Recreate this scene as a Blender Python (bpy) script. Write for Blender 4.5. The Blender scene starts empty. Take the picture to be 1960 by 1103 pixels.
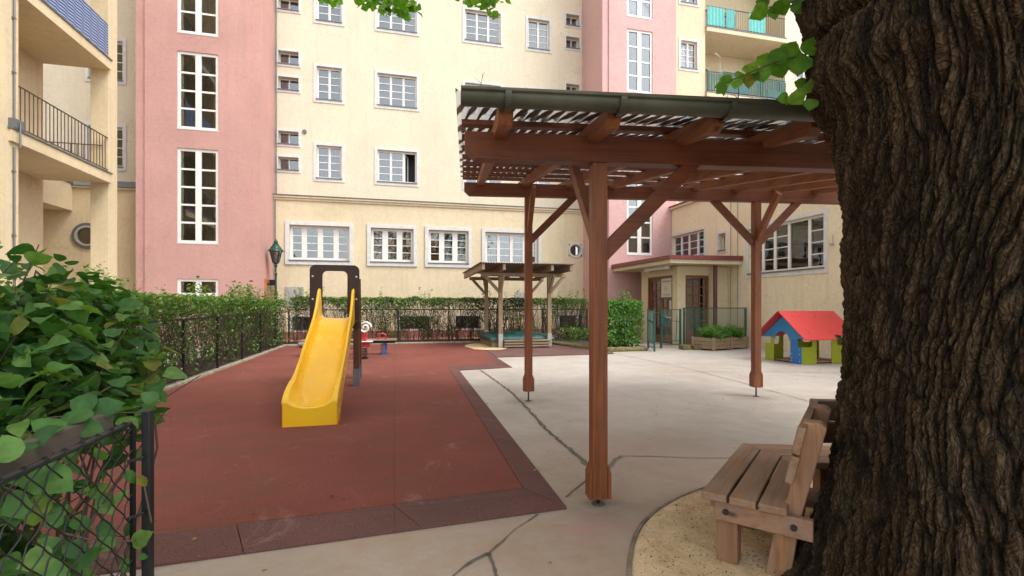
import bpy, bmesh, math, random
import numpy as np
from mathutils import Vector, Matrix, noise
random.seed(7)
rng = np.random.default_rng(7)
S = bpy.context.scene
COL = bpy.context.collection
R = math.radians
# ------------------------------------------------------------------ camera
H = 1.3
YAW = R(13.74)
CA, SA = math.cos(YAW), math.sin(YAW)
F = 920.0
cam = bpy.data.cameras.new('camera')
cam.sensor_width = 36
cam.lens = 36 * F / 1960
cam.shift_y = (585 - 551.5) / 1960
cam.clip_start = 0.05
cam.clip_end = 500
camo = bpy.data.objects.new('camera', cam)
COL.objects.link(camo)
camo.location = (0, 0, H)
camo.rotation_euler = (R(90), 0, -YAW)
S.camera = camo

def at(px, py, d):                      # surveyed point: pixel of the photo + metres along the view axis
    u = (px - 980) / F
    return Vector((d * (SA + CA * u), d * (CA - SA * u), H + (585 - py) / F * d))
def onG(px, py, z=0.0):
    return at(px, py, (H - z) * F / (py - 585))
def onY(px, py, Y):
    u = (px - 980) / F
    return at(px, py, Y / (CA - SA * u))
def onX(px, py, X):
    u = (px - 980) / F
    return at(px, py, X / (SA + CA * u))
def ux(px, Y): return onY(px, 585, Y).x
def uy(px, X): return onX(px, 585, X).y
def zY(px, py, Y): return onY(px, py, Y).z
def zX(px, py, X): return onX(px, py, X).z
def in_view(p, m=0.0):
    d = SA * p[0] + CA * p[1]
    if d < 0.05: return False
    u = (CA * p[0] - SA * p[1]) / d; v = (H - p[2]) / d
    return abs(u) < 1.065 + m and -0.636 - m < v < 0.563 + m

# ------------------------------------------------------------------ materials
def newmat(name):
    m = bpy.data.materials.new(name); m.use_nodes = True
    nt = m.node_tree; b = nt.nodes['Principled BSDF']
    return m, nt, b
def N(nt, t, **kw):
    n = nt.nodes.new(t)
    for k, v in kw.items():
        if hasattr(n, k): setattr(n, k, v)
        else: n.inputs[k.replace('_', ' ')].default_value = v
    return n
def coords(nt, scale=(1, 1, 1), rotz=0.0, which='Object'):
    tc = N(nt, 'ShaderNodeTexCoord'); mp = N(nt, 'ShaderNodeMapping')
    mp.inputs['Scale'].default_value = scale
    src = tc.outputs[which]
    if rotz:
        m0 = N(nt, 'ShaderNodeMapping'); m0.inputs['Rotation'].default_value = (0, 0, rotz)
        nt.links.new(src, m0.inputs[0]); src = m0.outputs[0]
    nt.links.new(src, mp.inputs[0]); return mp.outputs[0]
def noise_n(nt, vec, scale, detail=4, rough=.55, dist=0):
    n = N(nt, 'ShaderNodeTexNoise'); n.inputs['Scale'].default_value = scale
    n.inputs['Detail'].default_value = detail; n.inputs['Roughness'].default_value = rough
    n.inputs['Distortion'].default_value = dist
    nt.links.new(vec, n.inputs['Vector']); return n.outputs['Fac']
def ramp(nt, fac, stops):
    r = N(nt, 'ShaderNodeValToRGB'); cr = r.color_ramp
    while len(cr.elements) < len(stops): cr.elements.new(0.5)
    for e, (p, c) in zip(cr.elements, stops):
        e.position = p
        if not hasattr(c, '__len__'): c = (c, c, c)
        e.color = (*c, 1)
    nt.links.new(fac, r.inputs[0]); return r.outputs[0]
def mix(nt, a, b, fac, mode='MIX'):
    m = N(nt, 'ShaderNodeMix'); m.data_type = 'RGBA'; m.blend_type = mode
    for s, v in ((6, a), (7, b), (0, fac)):
        if isinstance(v, bpy.types.NodeSocket): nt.links.new(v, m.inputs[s])
        elif s == 0: m.inputs[0].default_value = v
        else: m.inputs[s].default_value = (*v, 1)
    return m.outputs[2]
def bump(nt, b, h, strength=.3, dist=.01):
    n = N(nt, 'ShaderNodeBump'); n.inputs['Strength'].default_value = strength
    n.inputs['Distance'].default_value = dist
    nt.links.new(h, n.inputs['Height']); nt.links.new(n.outputs[0], b.inputs['Normal'])
def sc(c, k): return tuple(min(1, x * k) for x in c)
def simple(name, col, rough=.6, metal=0, var=.12, bscale=0, bs=.2, spec=.5, scale=6):
    m, nt, b = newmat(name)
    v = coords(nt)
    f = noise_n(nt, v, scale, 5)
    c = ramp(nt, f, [(.3, sc(col, 1 - var)), (.7, sc(col, 1 + var))])
    nt.links.new(c, b.inputs['Base Color'])
    b.inputs['Roughness'].default_value = rough; b.inputs['Metallic'].default_value = metal
    b.inputs['Specular IOR Level'].default_value = spec
    if bscale:
        bump(nt, b, noise_n(nt, v, bscale, 3), bs, .004)
    return m
def stucco(name, col, stain=(.35, .28, .2), st=.35, var=.07):
    m, nt, b = newmat(name)
    v = coords(nt)
    c = ramp(nt, noise_n(nt, v, .55, 5, .6), [(.32, sc(col, 1 - var)), (.68, sc(col, 1 + var * .6))])
    c2 = ramp(nt, noise_n(nt, v, 9, 5, .8), [(.25, .82), (.6, 1.0)])
    c = mix(nt, c, c2, .8, 'MULTIPLY')
    vs = coords(nt, (3.2, 3.2, .13))
    s = ramp(nt, noise_n(nt, vs, 1.6, 7, .72), [(.52, 0.0), (.8, st)])
    c = mix(nt, c, stain, s)
    c = mix(nt, c, sc(stain, 1.25), ramp(nt, noise_n(nt, v, .35, 7, .72, .8), [(.53, 0), (.72, .28)]))
    vk = N(nt, 'ShaderNodeTexVoronoi'); vk.feature = 'DISTANCE_TO_EDGE'; vk.inputs['Scale'].default_value = .42
    wk = N(nt, 'ShaderNodeTexNoise'); wk.inputs['Scale'].default_value = 1.4; wk.inputs['Detail'].default_value = 6; nt.links.new(v, wk.inputs[0])
    wa = N(nt, 'ShaderNodeVectorMath', operation='MULTIPLY_ADD'); wa.inputs[1].default_value = (1.3, 1.3, 1.3); nt.links.new(wk.outputs['Color'], wa.inputs[0]); nt.links.new(v, wa.inputs[2])
    nt.links.new(wa.outputs[0], vk.inputs[0])
    c = mix(nt, sc(col, .72), c, ramp(nt, vk.outputs[0], [(.0, .35), (.006, 1)]))
    vg = coords(nt, (1, 1, 1))
    sp = N(nt, 'ShaderNodeSeparateXYZ'); nt.links.new(vg, sp.inputs[0])
    g = N(nt, 'ShaderNodeMapRange'); g.inputs[1].default_value = .0; g.inputs[2].default_value = .9
    g.inputs[3].default_value = .45; g.inputs[4].default_value = 0
    nt.links.new(sp.outputs[2], g.inputs[0])
    gg = mix(nt, g.outputs[0], noise_n(nt, v, 3, 4), 1.0, 'MULTIPLY')
    c = mix(nt, c, stain, gg)
    nt.links.new(c, b.inputs['Base Color'])
    b.inputs['Roughness'].default_value = .9; b.inputs['Specular IOR Level'].default_value = .2
    h = mix(nt, noise_n(nt, v, 60, 3, .7), noise_n(nt, v, 14, 3), .4)
    bump(nt, b, h, .8, .015)
    return m
def wood(name, col, scale=(30, 30, 2.5), rotz=0.0, rough=.6, dark=.45, grey=None, bs=.35, which='Object'):
    m, nt, b = newmat(name)
    v = coords(nt, scale, rotz, which)
    v1 = coords(nt, (1, 1, 1), 0, which)
    f = noise_n(nt, v, 1.0, 7, .68, .6)
    c = ramp(nt, f, [(.28, sc(col, dark)), (.5, col), (.75, sc(col, 1.3))])
    f2 = noise_n(nt, v1, 2.5, 3)
    c = mix(nt, c, ramp(nt, f2, [(.3, .72), (.7, 1.1)]), .8, 'MULTIPLY')
    if grey:
        f3 = noise_n(nt, v, .35, 4, .7)
        c = mix(nt, c, grey, ramp(nt, f3, [(.42, 0), (.68, .85)]))
    # knots
    vo = N(nt, 'ShaderNodeTexVoronoi'); vo.inputs['Scale'].default_value = .28
    nt.links.new(v, vo.inputs[0])
    c = mix(nt, sc(col, .22), c, ramp(nt, vo.outputs[0], [(.05, 0), (.16, 1.0)]))
    geo = N(nt, 'ShaderNodeNewGeometry')
    c = mix(nt, c, ramp(nt, geo.outputs['Random Per Island'], [(0, .78), (1, 1.12)]), 1.0, 'MULTIPLY')
    nt.links.new(c, b.inputs['Base Color'])
    b.inputs['Roughness'].default_value = rough; b.inputs['Specular IOR Level'].default_value = .35
    bump(nt, b, f, bs, .004)
    return m
def leafmat(name, c1, c2, c3, trans=.35, rough=.5, veins=False, spec=.35):
    m, nt, b = newmat(name)
    geo = N(nt, 'ShaderNodeNewGeometry')
    c = ramp(nt, geo.outputs['Random Per Island'], [(0, c1), (.5, c2), (.93, c3), (1, (.2, .17, .03))])
    v = coords(nt)
    c = mix(nt, c, ramp(nt, noise_n(nt, v, 30 if veins else 2.0, 3), [(.3, .6), (.7, 1.25)]), .8, 'MULTIPLY')
    nt.links.new(c, b.inputs['Base Color'])
    b.inputs['Roughness'].default_value = rough; b.inputs['Specular IOR Level'].default_value = spec
    t = N(nt, 'ShaderNodeBsdfTranslucent')
    nt.links.new(mix(nt, c, (1.0, 1.25, .35), 1.0, 'MULTIPLY'), t.inputs[0])
    mx = N(nt, 'ShaderNodeMixShader'); mx.inputs[0].default_value = trans
    nt.links.new(b.outputs[0], mx.inputs[1]); nt.links.new(t.outputs[0], mx.inputs[2])
    nt.links.new(mx.outputs[0], nt.nodes['Material Output'].inputs[0])
    if veins: bump(nt, b, noise_n(nt, v, 60, 3), .3, .002)
    return m
def glass(name, tint=(.55, .6, .6), refl=.13):
    m, nt, b = newmat(name)
    g = N(nt, 'ShaderNodeBsdfGlossy'); g.inputs['Roughness'].default_value = .02
    g.inputs['Color'].default_value = (.9, .93, .95, 1)
    t = N(nt, 'ShaderNodeBsdfTransparent'); t.inputs[0].default_value = (*tint, 1)
    lw = N(nt, 'ShaderNodeFresnel'); lw.inputs[0].default_value = 1.5
    v = coords(nt)
    bn = N(nt, 'ShaderNodeBump'); bn.inputs['Strength'].default_value = .06; bn.inputs['Distance'].default_value = .05
    nt.links.new(noise_n(nt, v, 1.7, 2), bn.inputs['Height']); nt.links.new(bn.outputs[0], g.inputs['Normal'])
    ad = N(nt, 'ShaderNodeMath', operation='ADD'); ad.inputs[1].default_value = refl
    nt.links.new(lw.outputs[0], ad.inputs[0])
    mx = N(nt, 'ShaderNodeMixShader'); nt.links.new(ad.outputs[0], mx.inputs[0])
    nt.links.new(t.outputs[0], mx.inputs[1]); nt.links.new(g.outputs[0], mx.inputs[2])
    nt.links.new(mx.outputs[0], nt.nodes['Material Output'].inputs[0])
    return m

CREAM = (.75, .67, .52)
M = {}
M['cream'] = stucco('cream_render', CREAM, (.46, .40, .30), .28)
M['cream_low'] = stucco('cream_render_lower', (.72, .62, .43), (.3, .3, .16), .25)
M['cream_wing'] = stucco('cream_render_wing', (.82, .73, .53), (.45, .28, .2), .3)
M['cream_left'] = stucco('cream_render_balconies', (.68, .56, .37), (.4, .3, .18), .4, .1)
M['pink'] = stucco('pink_render', (.58, .335, .305), (.40, .22, .20), .4, .1)
M['pink2'] = stucco('pink_render_pale', (.66, .42, .40), (.5, .32, .3), .25)
M['white'] = simple('white_paint', (.78, .77, .74), .45, var=.05)
M['trim'] = simple('window_surround_render', (.62, .63, .62), .8, var=.1, bscale=80)
M['glass'] = glass('window_glass')
M['glass_d'] = glass('window_glass_dark', (.78, .8, .78), .05)
M['room'] = simple('dark_room', (.07, .075, .075), .9)
M['curtain'] = simple('curtain_cloth', (.42, .43, .44), .9, var=.2)
M['curtain_g'] = simple('dark_curtain_cloth', (.26, .30, .29), .9, var=.5, scale=4)
M['curtain_o'] = simple('ochre_pinboard', (.62, .27, .08), .9, var=.75, scale=2.2)
M['lead'] = simple('grey_sheet_metal', (.16, .165, .18), .5, .4, bscale=20)
M['rust'] = simple('red_sheet_metal', (.20, .05, .052), .45, .1, var=.25, bscale=15)
M['maroon'] = simple('maroon_paint', (.11, .03, .035), .4)
M['iron'] = simple('black_iron', (.022, .024, .026), .45, .5, var=.3)
M['wire'] = simple('galvanised_wire', (.06, .065, .06), .5, .6)
M['green_iron'] = simple('green_painted_iron', (.012, .085, .07), .4, .1, var=.25)
M['lampgreen'] = simple('dark_green_lamp_paint', (.008, .05, .038), .35, .1, var=.3)
M['green_wire'] = simple('green_coated_wire', (.13, .22, .17), .5)
M['rail_iron'] = simple('brown_iron', (.10, .075, .055), .5, .3, var=.3)
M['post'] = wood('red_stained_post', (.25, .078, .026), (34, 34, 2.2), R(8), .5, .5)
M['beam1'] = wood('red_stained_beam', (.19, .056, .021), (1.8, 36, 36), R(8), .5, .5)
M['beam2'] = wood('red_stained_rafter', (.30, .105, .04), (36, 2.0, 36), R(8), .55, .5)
M['oldz'] = wood('weathered_timber_post', (.40, .27, .16), (34, 34, 2.2), 0, .75, .55, (.36, .32, .27))
M['oldx'] = wood('weathered_timber_beam', (.38, .27, .16), (2, 34, 34), 0, .75, .55, (.35, .31, .26))
M['oldy'] = wood('weathered_timber_rafter', (.38, .27, .16), (34, 2, 34), 0, .75, .55, (.35, .31, .26))
M['bench'] = wood('bench_timber', (.31, .18, .10), (2.5, 30, 30), R(-40.4), .55, .55, (.34, .24, .18))
M['bench2'] = wood('bench_timber_far', (.37, .21, .13), (2.5, 30, 30), R(19.6), .55, .55, (.34, .24, .18))
M['benchz'] = wood('bench_timber_upright', (.37, .195, .10), (26, 26, 2.5), 0, .55, .55, (.28, .18, .13))
M['doorwood'] = wood('brown_door_timber', (.24, .085, .035), (30, 30, 2), 0, .4, .6)
M['orangewood'] = wood('orange_door_timber', (.50, .19, .06), (30, 30, 2), 0, .4, .6)
M['yellow'] = None
M['brownpanel'] = simple('dark_brown_panel', (.035, .017, .011), .45, var=.15, spec=.3)
M['slidepost'] = wood('brown_slide_post', (.13, .055, .03), (34, 34, 2.2), 0, .5, .55)
M['steel'] = simple('steel', (.42, .42, .42), .35, .9)
M['rubberblk'] = simple('black_rubber', (.02, .02, .02), .7)
M['blue'] = simple('blue_panel', (.02, .17, .50), .35, var=.05)
M['lblue'] = simple('light_blue_panel', (.03, .21, .48), .35, var=.05)
M['lime'] = simple('lime_panel', (.30, .37, .02), .35, var=.06)
M['redroof'] = simple('red_roof_panel', (.58, .045, .05), .35, var=.06)
M['redp'] = simple('red_plastic', (.5, .03, .04), .4)
M['bluesteel'] = simple('blue_spring_steel', (.05, .12, .32), .4, .2)
M['soil'] = simple('soil', (.055, .04, .028), .95, var=.4, bscale=25, bs=.6, scale=12)
M['kerb'] = simple('mossy_kerb_stone', (.30, .27, .20), .9, var=.35, bscale=25, bs=.6, scale=8)
M['moss'] = simple('mossy_timber_edging', (.17, .15, .06), .95, var=.4, bscale=25, bs=.8, scale=9)
M['paving'] = simple('red_paving', (.30, .12, .085), .85, var=.25, bscale=30)
M['asph'] = simple('pale_path', (.42, .40, .38), .9, var=.1, bscale=40)
M['twig'] = simple('twig_bark', (.075, .05, .035), .9, var=.4)
M['teal'] = simple('green_tarpaulin', (.012, .08, .068), .45, var=.3, bscale=14, bs=.5)
M['turq'] = simple('turquoise_cloth', (.13, .46, .43), .8, var=.1)
M['paper'] = simple('poster_paper', (.62, .60, .54), .6, var=.03)
M['ink'] = simple('poster_ink', (.05, .06, .05), .6)
M['ochre'] = simple('yellow_print', (.62, .5, .08), .6)
M['stone'] = simple('grey_stone', (.34, .32, .30), .85, var=.25, bscale=12, bs=.6)
M['whitepl'] = simple('white_plastic', (.75, .73, .7), .4)
M['grey'] = simple('grey_metal_box', (.42, .41, .39), .5, .2)
M['zinc'] = simple('weathered_green_zinc', (.085, .088, .062), .5, .25, var=.35, bscale=8, bs=.25, scale=3)
M['hedge'] = leafmat('hedge_leaf', (.06, .135, .028), (.115, .22, .05), (.21, .32, .09), .4)
M['hedge_top'] = leafmat('hedge_shoot_leaf', (.10, .19, .035), (.16, .27, .06), (.27, .38, .10), .4)
M['bush'] = leafmat('bush_leaf', (.035, .105, .028), (.065, .17, .038), (.15, .27, .06), .4, .55, True)
M['linden'] = leafmat('linden_leaf', (.08, .20, .02), (.13, .29, .03), (.20, .36, .04), .6, .5, True)
M['crown'] = leafmat('crown_leaf', (.04, .09, .015), (.07, .14, .02), (.13, .20, .04), .35)
M['plant'] = leafmat('planter_leaf', (.08, .21, .04), (.14, .32, .07), (.24, .42, .12), .45)

# slide plastic
m, nt, b = newmat('yellow_slide_plastic')
v = coords(nt)
c = ramp(nt, noise_n(nt, v, 2.5, 5, .7), [(.3, (.76, .42, .015)), (.7, (.84, .50, .022))])
cs = ramp(nt, noise_n(nt, coords(nt, (22, 1.4, 1.4)), 1, 5, .7), [(.55, 0), (.85, .3)])
c = mix(nt, c, (.75, .5, .16), cs)
nt.links.new(c, b.inputs['Base Color'])
b.inputs['Roughness'].default_value = .28
nt.links.new(ramp(nt, noise_n(nt, v, 5, 5, .7), [(.3, .14), (.75, .32)]), b.inputs['Roughness'])
b.inputs['Subsurface Weight'].default_value = 0
M['yellow'] = m

# striped cloth on the balcony
m, nt, b = newmat('blue_striped_cloth')
v = coords(nt, (1, 1, 1))
w = N(nt, 'ShaderNodeTexWave'); w.wave_type = 'BANDS'; w.bands_direction = 'Z'
w.inputs['Scale'].default_value = 4.2; w.inputs['Distortion'].default_value = .35
w.inputs['Detail'].default_value = 1
nt.links.new(v, w.inputs[0])
nt.links.new(ramp(nt, w.outputs[0], [(.45, (.018, .04, .17)), (.55, (.27, .32, .42))]), b.inputs['Base Color'])
b.inputs['Roughness'].default_value = .9
M['stripe'] = m

# concrete ground
m, nt, b = newmat('exposed_concrete')
v = coords(nt)
c = ramp(nt, noise_n(nt, v, .42, 6, .62), [(.3, (.40, .35, .30)), (.5, (.475, .435, .39)), (.72, (.53, .495, .45))])
c = mix(nt, c, ramp(nt, noise_n(nt, v, 2.6, 6, .7, .4), [(.3, .78), (.62, 1.06)]), .6, 'MULTIPLY')
c = mix(nt, c, ramp(nt, noise_n(nt, v, 110, 3, .8), [(.3, .72), (.55, 1.0), (.75, 1.15)]), .8, 'MULTIPLY')
st_ = N(nt, 'ShaderNodeTexVoronoi'); st_.inputs['Scale'].default_value = 2.4
nt.links.new(v, st_.inputs[0])
c = mix(nt, (.22, .19, .15), c, ramp(nt, st_.outputs[0], [(.012, .3), (.03, 1)]))
# brown stain near the camera and the tree pit
sp = N(nt, 'ShaderNodeSeparateXYZ'); nt.links.new(v, sp.inputs[0])
def dist_to(cx, cy, r0, r1, k):
    vm = N(nt, 'ShaderNodeVectorMath', operation='DISTANCE'); vm.inputs[1].default_value = (cx, cy, 0)
    nt.links.new(v, vm.inputs[0])
    g = N(nt, 'ShaderNodeMapRange'); g.interpolation_type = 'SMOOTHSTEP'
    g.inputs[1].default_value = r0; g.inputs[2].default_value = r1; g.inputs[3].default_value = k; g.inputs[4].default_value = 0
    nt.links.new(vm.outputs['Value'], g.inputs[0]); return g.outputs[0]
n1 = ramp(nt, noise_n(nt, v, 1.7, 6, .7), [(.25, .25), (.65, 1.0)])
c = mix(nt, c, (.345, .235, .155), mix(nt, dist_to(.6, 1.4, .8, 4.2, .95), n1, 1.0, 'MULTIPLY'))
c = mix(nt, c, (.36, .24, .2), mix(nt, dist_to(2.2, 3.9, .1, 1.1, .4), n1, 1.0, 'MULTIPLY'))
c = mix(nt, c, (.48, .25, .26), mix(nt, dist_to(1.12, 2.62, .03, .3, .75), ramp(nt, noise_n(nt, v, 6, 5, .7), [(.4, 0), (.62, 1)]), 1.0, 'MULTIPLY'))
for (sx_c, sy_c) in ((1.746, 6.30), (4.986, 5.816), (1.296, 2.923)):  # dark smudges at the pergola post feet: stain plus painted contact shadow
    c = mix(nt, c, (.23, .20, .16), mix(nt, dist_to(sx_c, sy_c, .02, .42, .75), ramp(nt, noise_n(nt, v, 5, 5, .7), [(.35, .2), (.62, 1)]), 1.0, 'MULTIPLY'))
c = mix(nt, c, (.25, .20, .15), ramp(nt, noise_n(nt, v, .9, 8, .8, 1.0), [(.56, 0), (.72, .45)]))
nt.links.new(c, b.inputs['Base Color'])
b.inputs['Roughness'].default_value = .82; b.inputs['Specular IOR Level'].default_value = .3
h = mix(nt, noise_n(nt, v, 130, 3, .8), noise_n(nt, v, 9, 4), .3)
bump(nt, b, h, .45, .006)
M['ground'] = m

# rubber mats
def rubber(name, c0, c1, stain):
    m, nt, b = newmat(name)
    v = coords(nt)
    c = ramp(nt, noise_n(nt, v, .7, 6, .65), [(.3, c0), (.7, c1)])
    c = mix(nt, c, ramp(nt, noise_n(nt, v, 110, 3, .9), [(.32, .42), (.5, 1.0), (.7, 1.5)]), .9, 'MULTIPLY')
    c = mix(nt, c, stain, ramp(nt, noise_n(nt, coords(nt, (1, 2.4, 1)), 1.1, 6, .72, .5), [(.48, 0), (.75, .7)]))
    c = mix(nt, c, (.36, .27, .23), ramp(nt, noise_n(nt, v, 1.3, 8, .82, 1.5), [(.57, 0), (.74, .5)]))
    c = mix(nt, c, (.07, .03, .025), ramp(nt, noise_n(nt, v, 4.5, 7, .8, .8), [(.60, 0), (.75, .55)]))
    br_ = N(nt, 'ShaderNodeTexBrick'); br_.offset = 0; br_.inputs['Scale'].default_value = 1; br_.inputs['Brick Width'].default_value = 2.3; br_.inputs['Row Height'].default_value = 3.1; br_.inputs['Mortar Size'].default_value = .006
    br_.inputs['Color1'].default_value = (1, 1, 1, 1); br_.inputs['Color2'].default_value = (.93, .93, .93, 1); br_.inputs['Mortar'].default_value = (.62, .6, .6, 1); nt.links.new(v, br_.inputs['Vector'])
    c = mix(nt, c, br_.outputs['Color'], .45, 'MULTIPLY')
    nt.links.new(c, b.inputs['Base Color'])
    b.inputs['Roughness'].default_value = .9; b.inputs['Specular IOR Level'].default_value = .25
    h = mix(nt, noise_n(nt, v, 170, 2, .9), noise_n(nt, v, 3, 3), .25)
    bump(nt, b, h, .7, .006)
    return m
M['mat'] = rubber('red_rubber', (.175, .051, .038), (.235, .073, .056), (.13, .075, .045))
M['mat_edge'] = rubber('dark_red_rubber', (.125, .060, .052), (.165, .078, .068), (.08, .05, .04))
M['mat_far'] = rubber('maroon_rubber', (.13, .07, .065), (.17, .09, .08), (.2, .15, .1))

# sand
m, nt, b = newmat('sandy_soil')
v = coords(nt)
c = ramp(nt, noise_n(nt, v, 3.2, 7, .75, .3), [(.33, (.22, .13, .065)), (.40, (.56, .40, .22)), (.60, (.78, .61, .38))])
c = mix(nt, c, ramp(nt, noise_n(nt, v, 120, 3, .9), [(.3, .45), (.5, 1.0), (.75, 1.3)]), .85, 'MULTIPLY')
nt.links.new(c, b.inputs['Base Color']); b.inputs['Roughness'].default_value = .95
bump(nt, b, mix(nt, noise_n(nt, v, 90, 3, .9), noise_n(nt, v, 14, 4), .5), .8, .015)
M['sand'] = m

# bark
m, nt, b = newmat('linden_bark')
v = coords(nt)
at_ = N(nt, 'ShaderNodeAttribute'); at_.attribute_name = 'ridge'
c = ramp(nt, at_.outputs['Fac'], [(.15, (.007, .004, .002)), (.5, (.036, .023, .012)), (.9, (.095, .065, .038))])
c = mix(nt, c, ramp(nt, noise_n(nt, v, 1.6, 5, .6), [(.3, (.75, .68, .6)), (.7, (1.15, 1.1, 1.0))]), .9, 'MULTIPLY')
c = mix(nt, c, (.05, .055, .03), ramp(nt, noise_n(nt, v, 3.0, 7, .8), [(.54, 0), (.72, .55)]))
c = mix(nt, c, ramp(nt, noise_n(nt, coords(nt, (30, 30, 8)), 1, 5, .8), [(.25, .6), (.7, 1.25)]), .8, 'MULTIPLY')
nt.links.new(c, b.inputs['Base Color'])
b.inputs['Roughness'].default_value = .9; b.inputs['Specular IOR Level'].default_value = .25
vb = N(nt, 'ShaderNodeTexVoronoi'); vb.feature = 'DISTANCE_TO_EDGE'; vb.inputs['Scale'].default_value = 1.0
wn_ = N(nt, 'ShaderNodeTexNoise'); wn_.inputs['Scale'].default_value = 9; nt.links.new(v, wn_.inputs[0])
va = N(nt, 'ShaderNodeVectorMath', operation='MULTIPLY_ADD'); va.inputs[1].default_value = (.12, .12, .12); nt.links.new(wn_.outputs['Color'], va.inputs[0]); nt.links.new(v, va.inputs[2])
vm_ = N(nt, 'ShaderNodeMapping'); vm_.inputs['Scale'].default_value = (60, 60, 17); nt.links.new(va.outputs[0], vm_.inputs[0]); nt.links.new(vm_.outputs[0], vb.inputs[0])
ck = ramp(nt, vb.outputs[0], [(0, 0), (.22, 1)])
c = mix(nt, c, ramp(nt, vb.outputs[0], [(0, .35), (.16, 1.05)]), .8, 'MULTIPLY'); nt.links.new(c, b.inputs['Base Color'])
bump(nt, b, mix(nt, mix(nt, noise_n(nt, coords(nt, (40, 40, 12)), 1.5, 6, .8), noise_n(nt, v, 90, 3, .8), .5), ck, .5), 1.0, .014)
M['bark'] = m

# corrugated roof sheet, pale and translucent with debris lying in the valleys
def sheet(name, debris, rot, per, off, amount, base=(.72, .72, .70)):
    m, nt, b = newmat(name)
    tc = N(nt, 'ShaderNodeTexCoord'); m0 = N(nt, 'ShaderNodeMapping'); m0.inputs['Rotation'].default_value = (0, 0, rot)
    nt.links.new(tc.outputs['Object'], m0.inputs[0])
    sp = N(nt, 'ShaderNodeSeparateXYZ'); nt.links.new(m0.outputs[0], sp.inputs[0])
    k = N(nt, 'ShaderNodeMath', operation='MULTIPLY_ADD'); k.inputs[1].default_value = 2 * math.pi / per; k.inputs[2].default_value = off
    nt.links.new(sp.outputs[0], k.inputs[0])
    s = N(nt, 'ShaderNodeMath', operation='COSINE'); nt.links.new(k.outputs[0], s.inputs[0])
    n = noise_n(nt, coords(nt, (9, 3.5, 3.5), 0), 3, 6, .75, .4)
    a = N(nt, 'ShaderNodeMath', operation='MULTIPLY_ADD'); a.inputs[1].default_value = 1.5
    nt.links.new(n, a.inputs[0]); nt.links.new(s.outputs[0], a.inputs[2])
    f = ramp(nt, a.outputs[0], [(0, 0), (1, 1)])
    mr = N(nt, 'ShaderNodeMapRange'); mr.inputs[1].default_value = amount; mr.inputs[2].default_value = amount + .25
    nt.links.new(a.outputs[0], mr.inputs[0])
    c = mix(nt, base, debris, mr.outputs[0])
    nt.links.new(c, b.inputs['Base Color']); b.inputs['Roughness'].default_value = .5
    t = N(nt, 'ShaderNodeBsdfTranslucent'); nt.links.new(c, t.inputs[0])
    inv = N(nt, 'ShaderNodeMapRange'); inv.inputs[3].default_value = .8; inv.inputs[4].default_value = .0
    nt.links.new(mr.outputs[0], inv.inputs[0])
    mx = N(nt, 'ShaderNodeMixShader'); nt.links.new(inv.outputs[0], mx.inputs[0])
    tr = N(nt, 'ShaderNodeBsdfTransparent'); tr.inputs[0].default_value = (.97, .97, .96, 1)
    m2 = N(nt, 'ShaderNodeMixShader'); m2.inputs[0].default_value = .35
    nt.links.new(t.outputs[0], m2.inputs[1]); nt.links.new(tr.outputs[0], m2.inputs[2])
    nt.links.new(b.outputs[0], mx.inputs[1]); nt.links.new(m2.outputs[0], mx.inputs[2])
    nt.links.new(mx.outputs[0], nt.nodes['Material Output'].inputs[0])
    return m

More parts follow.
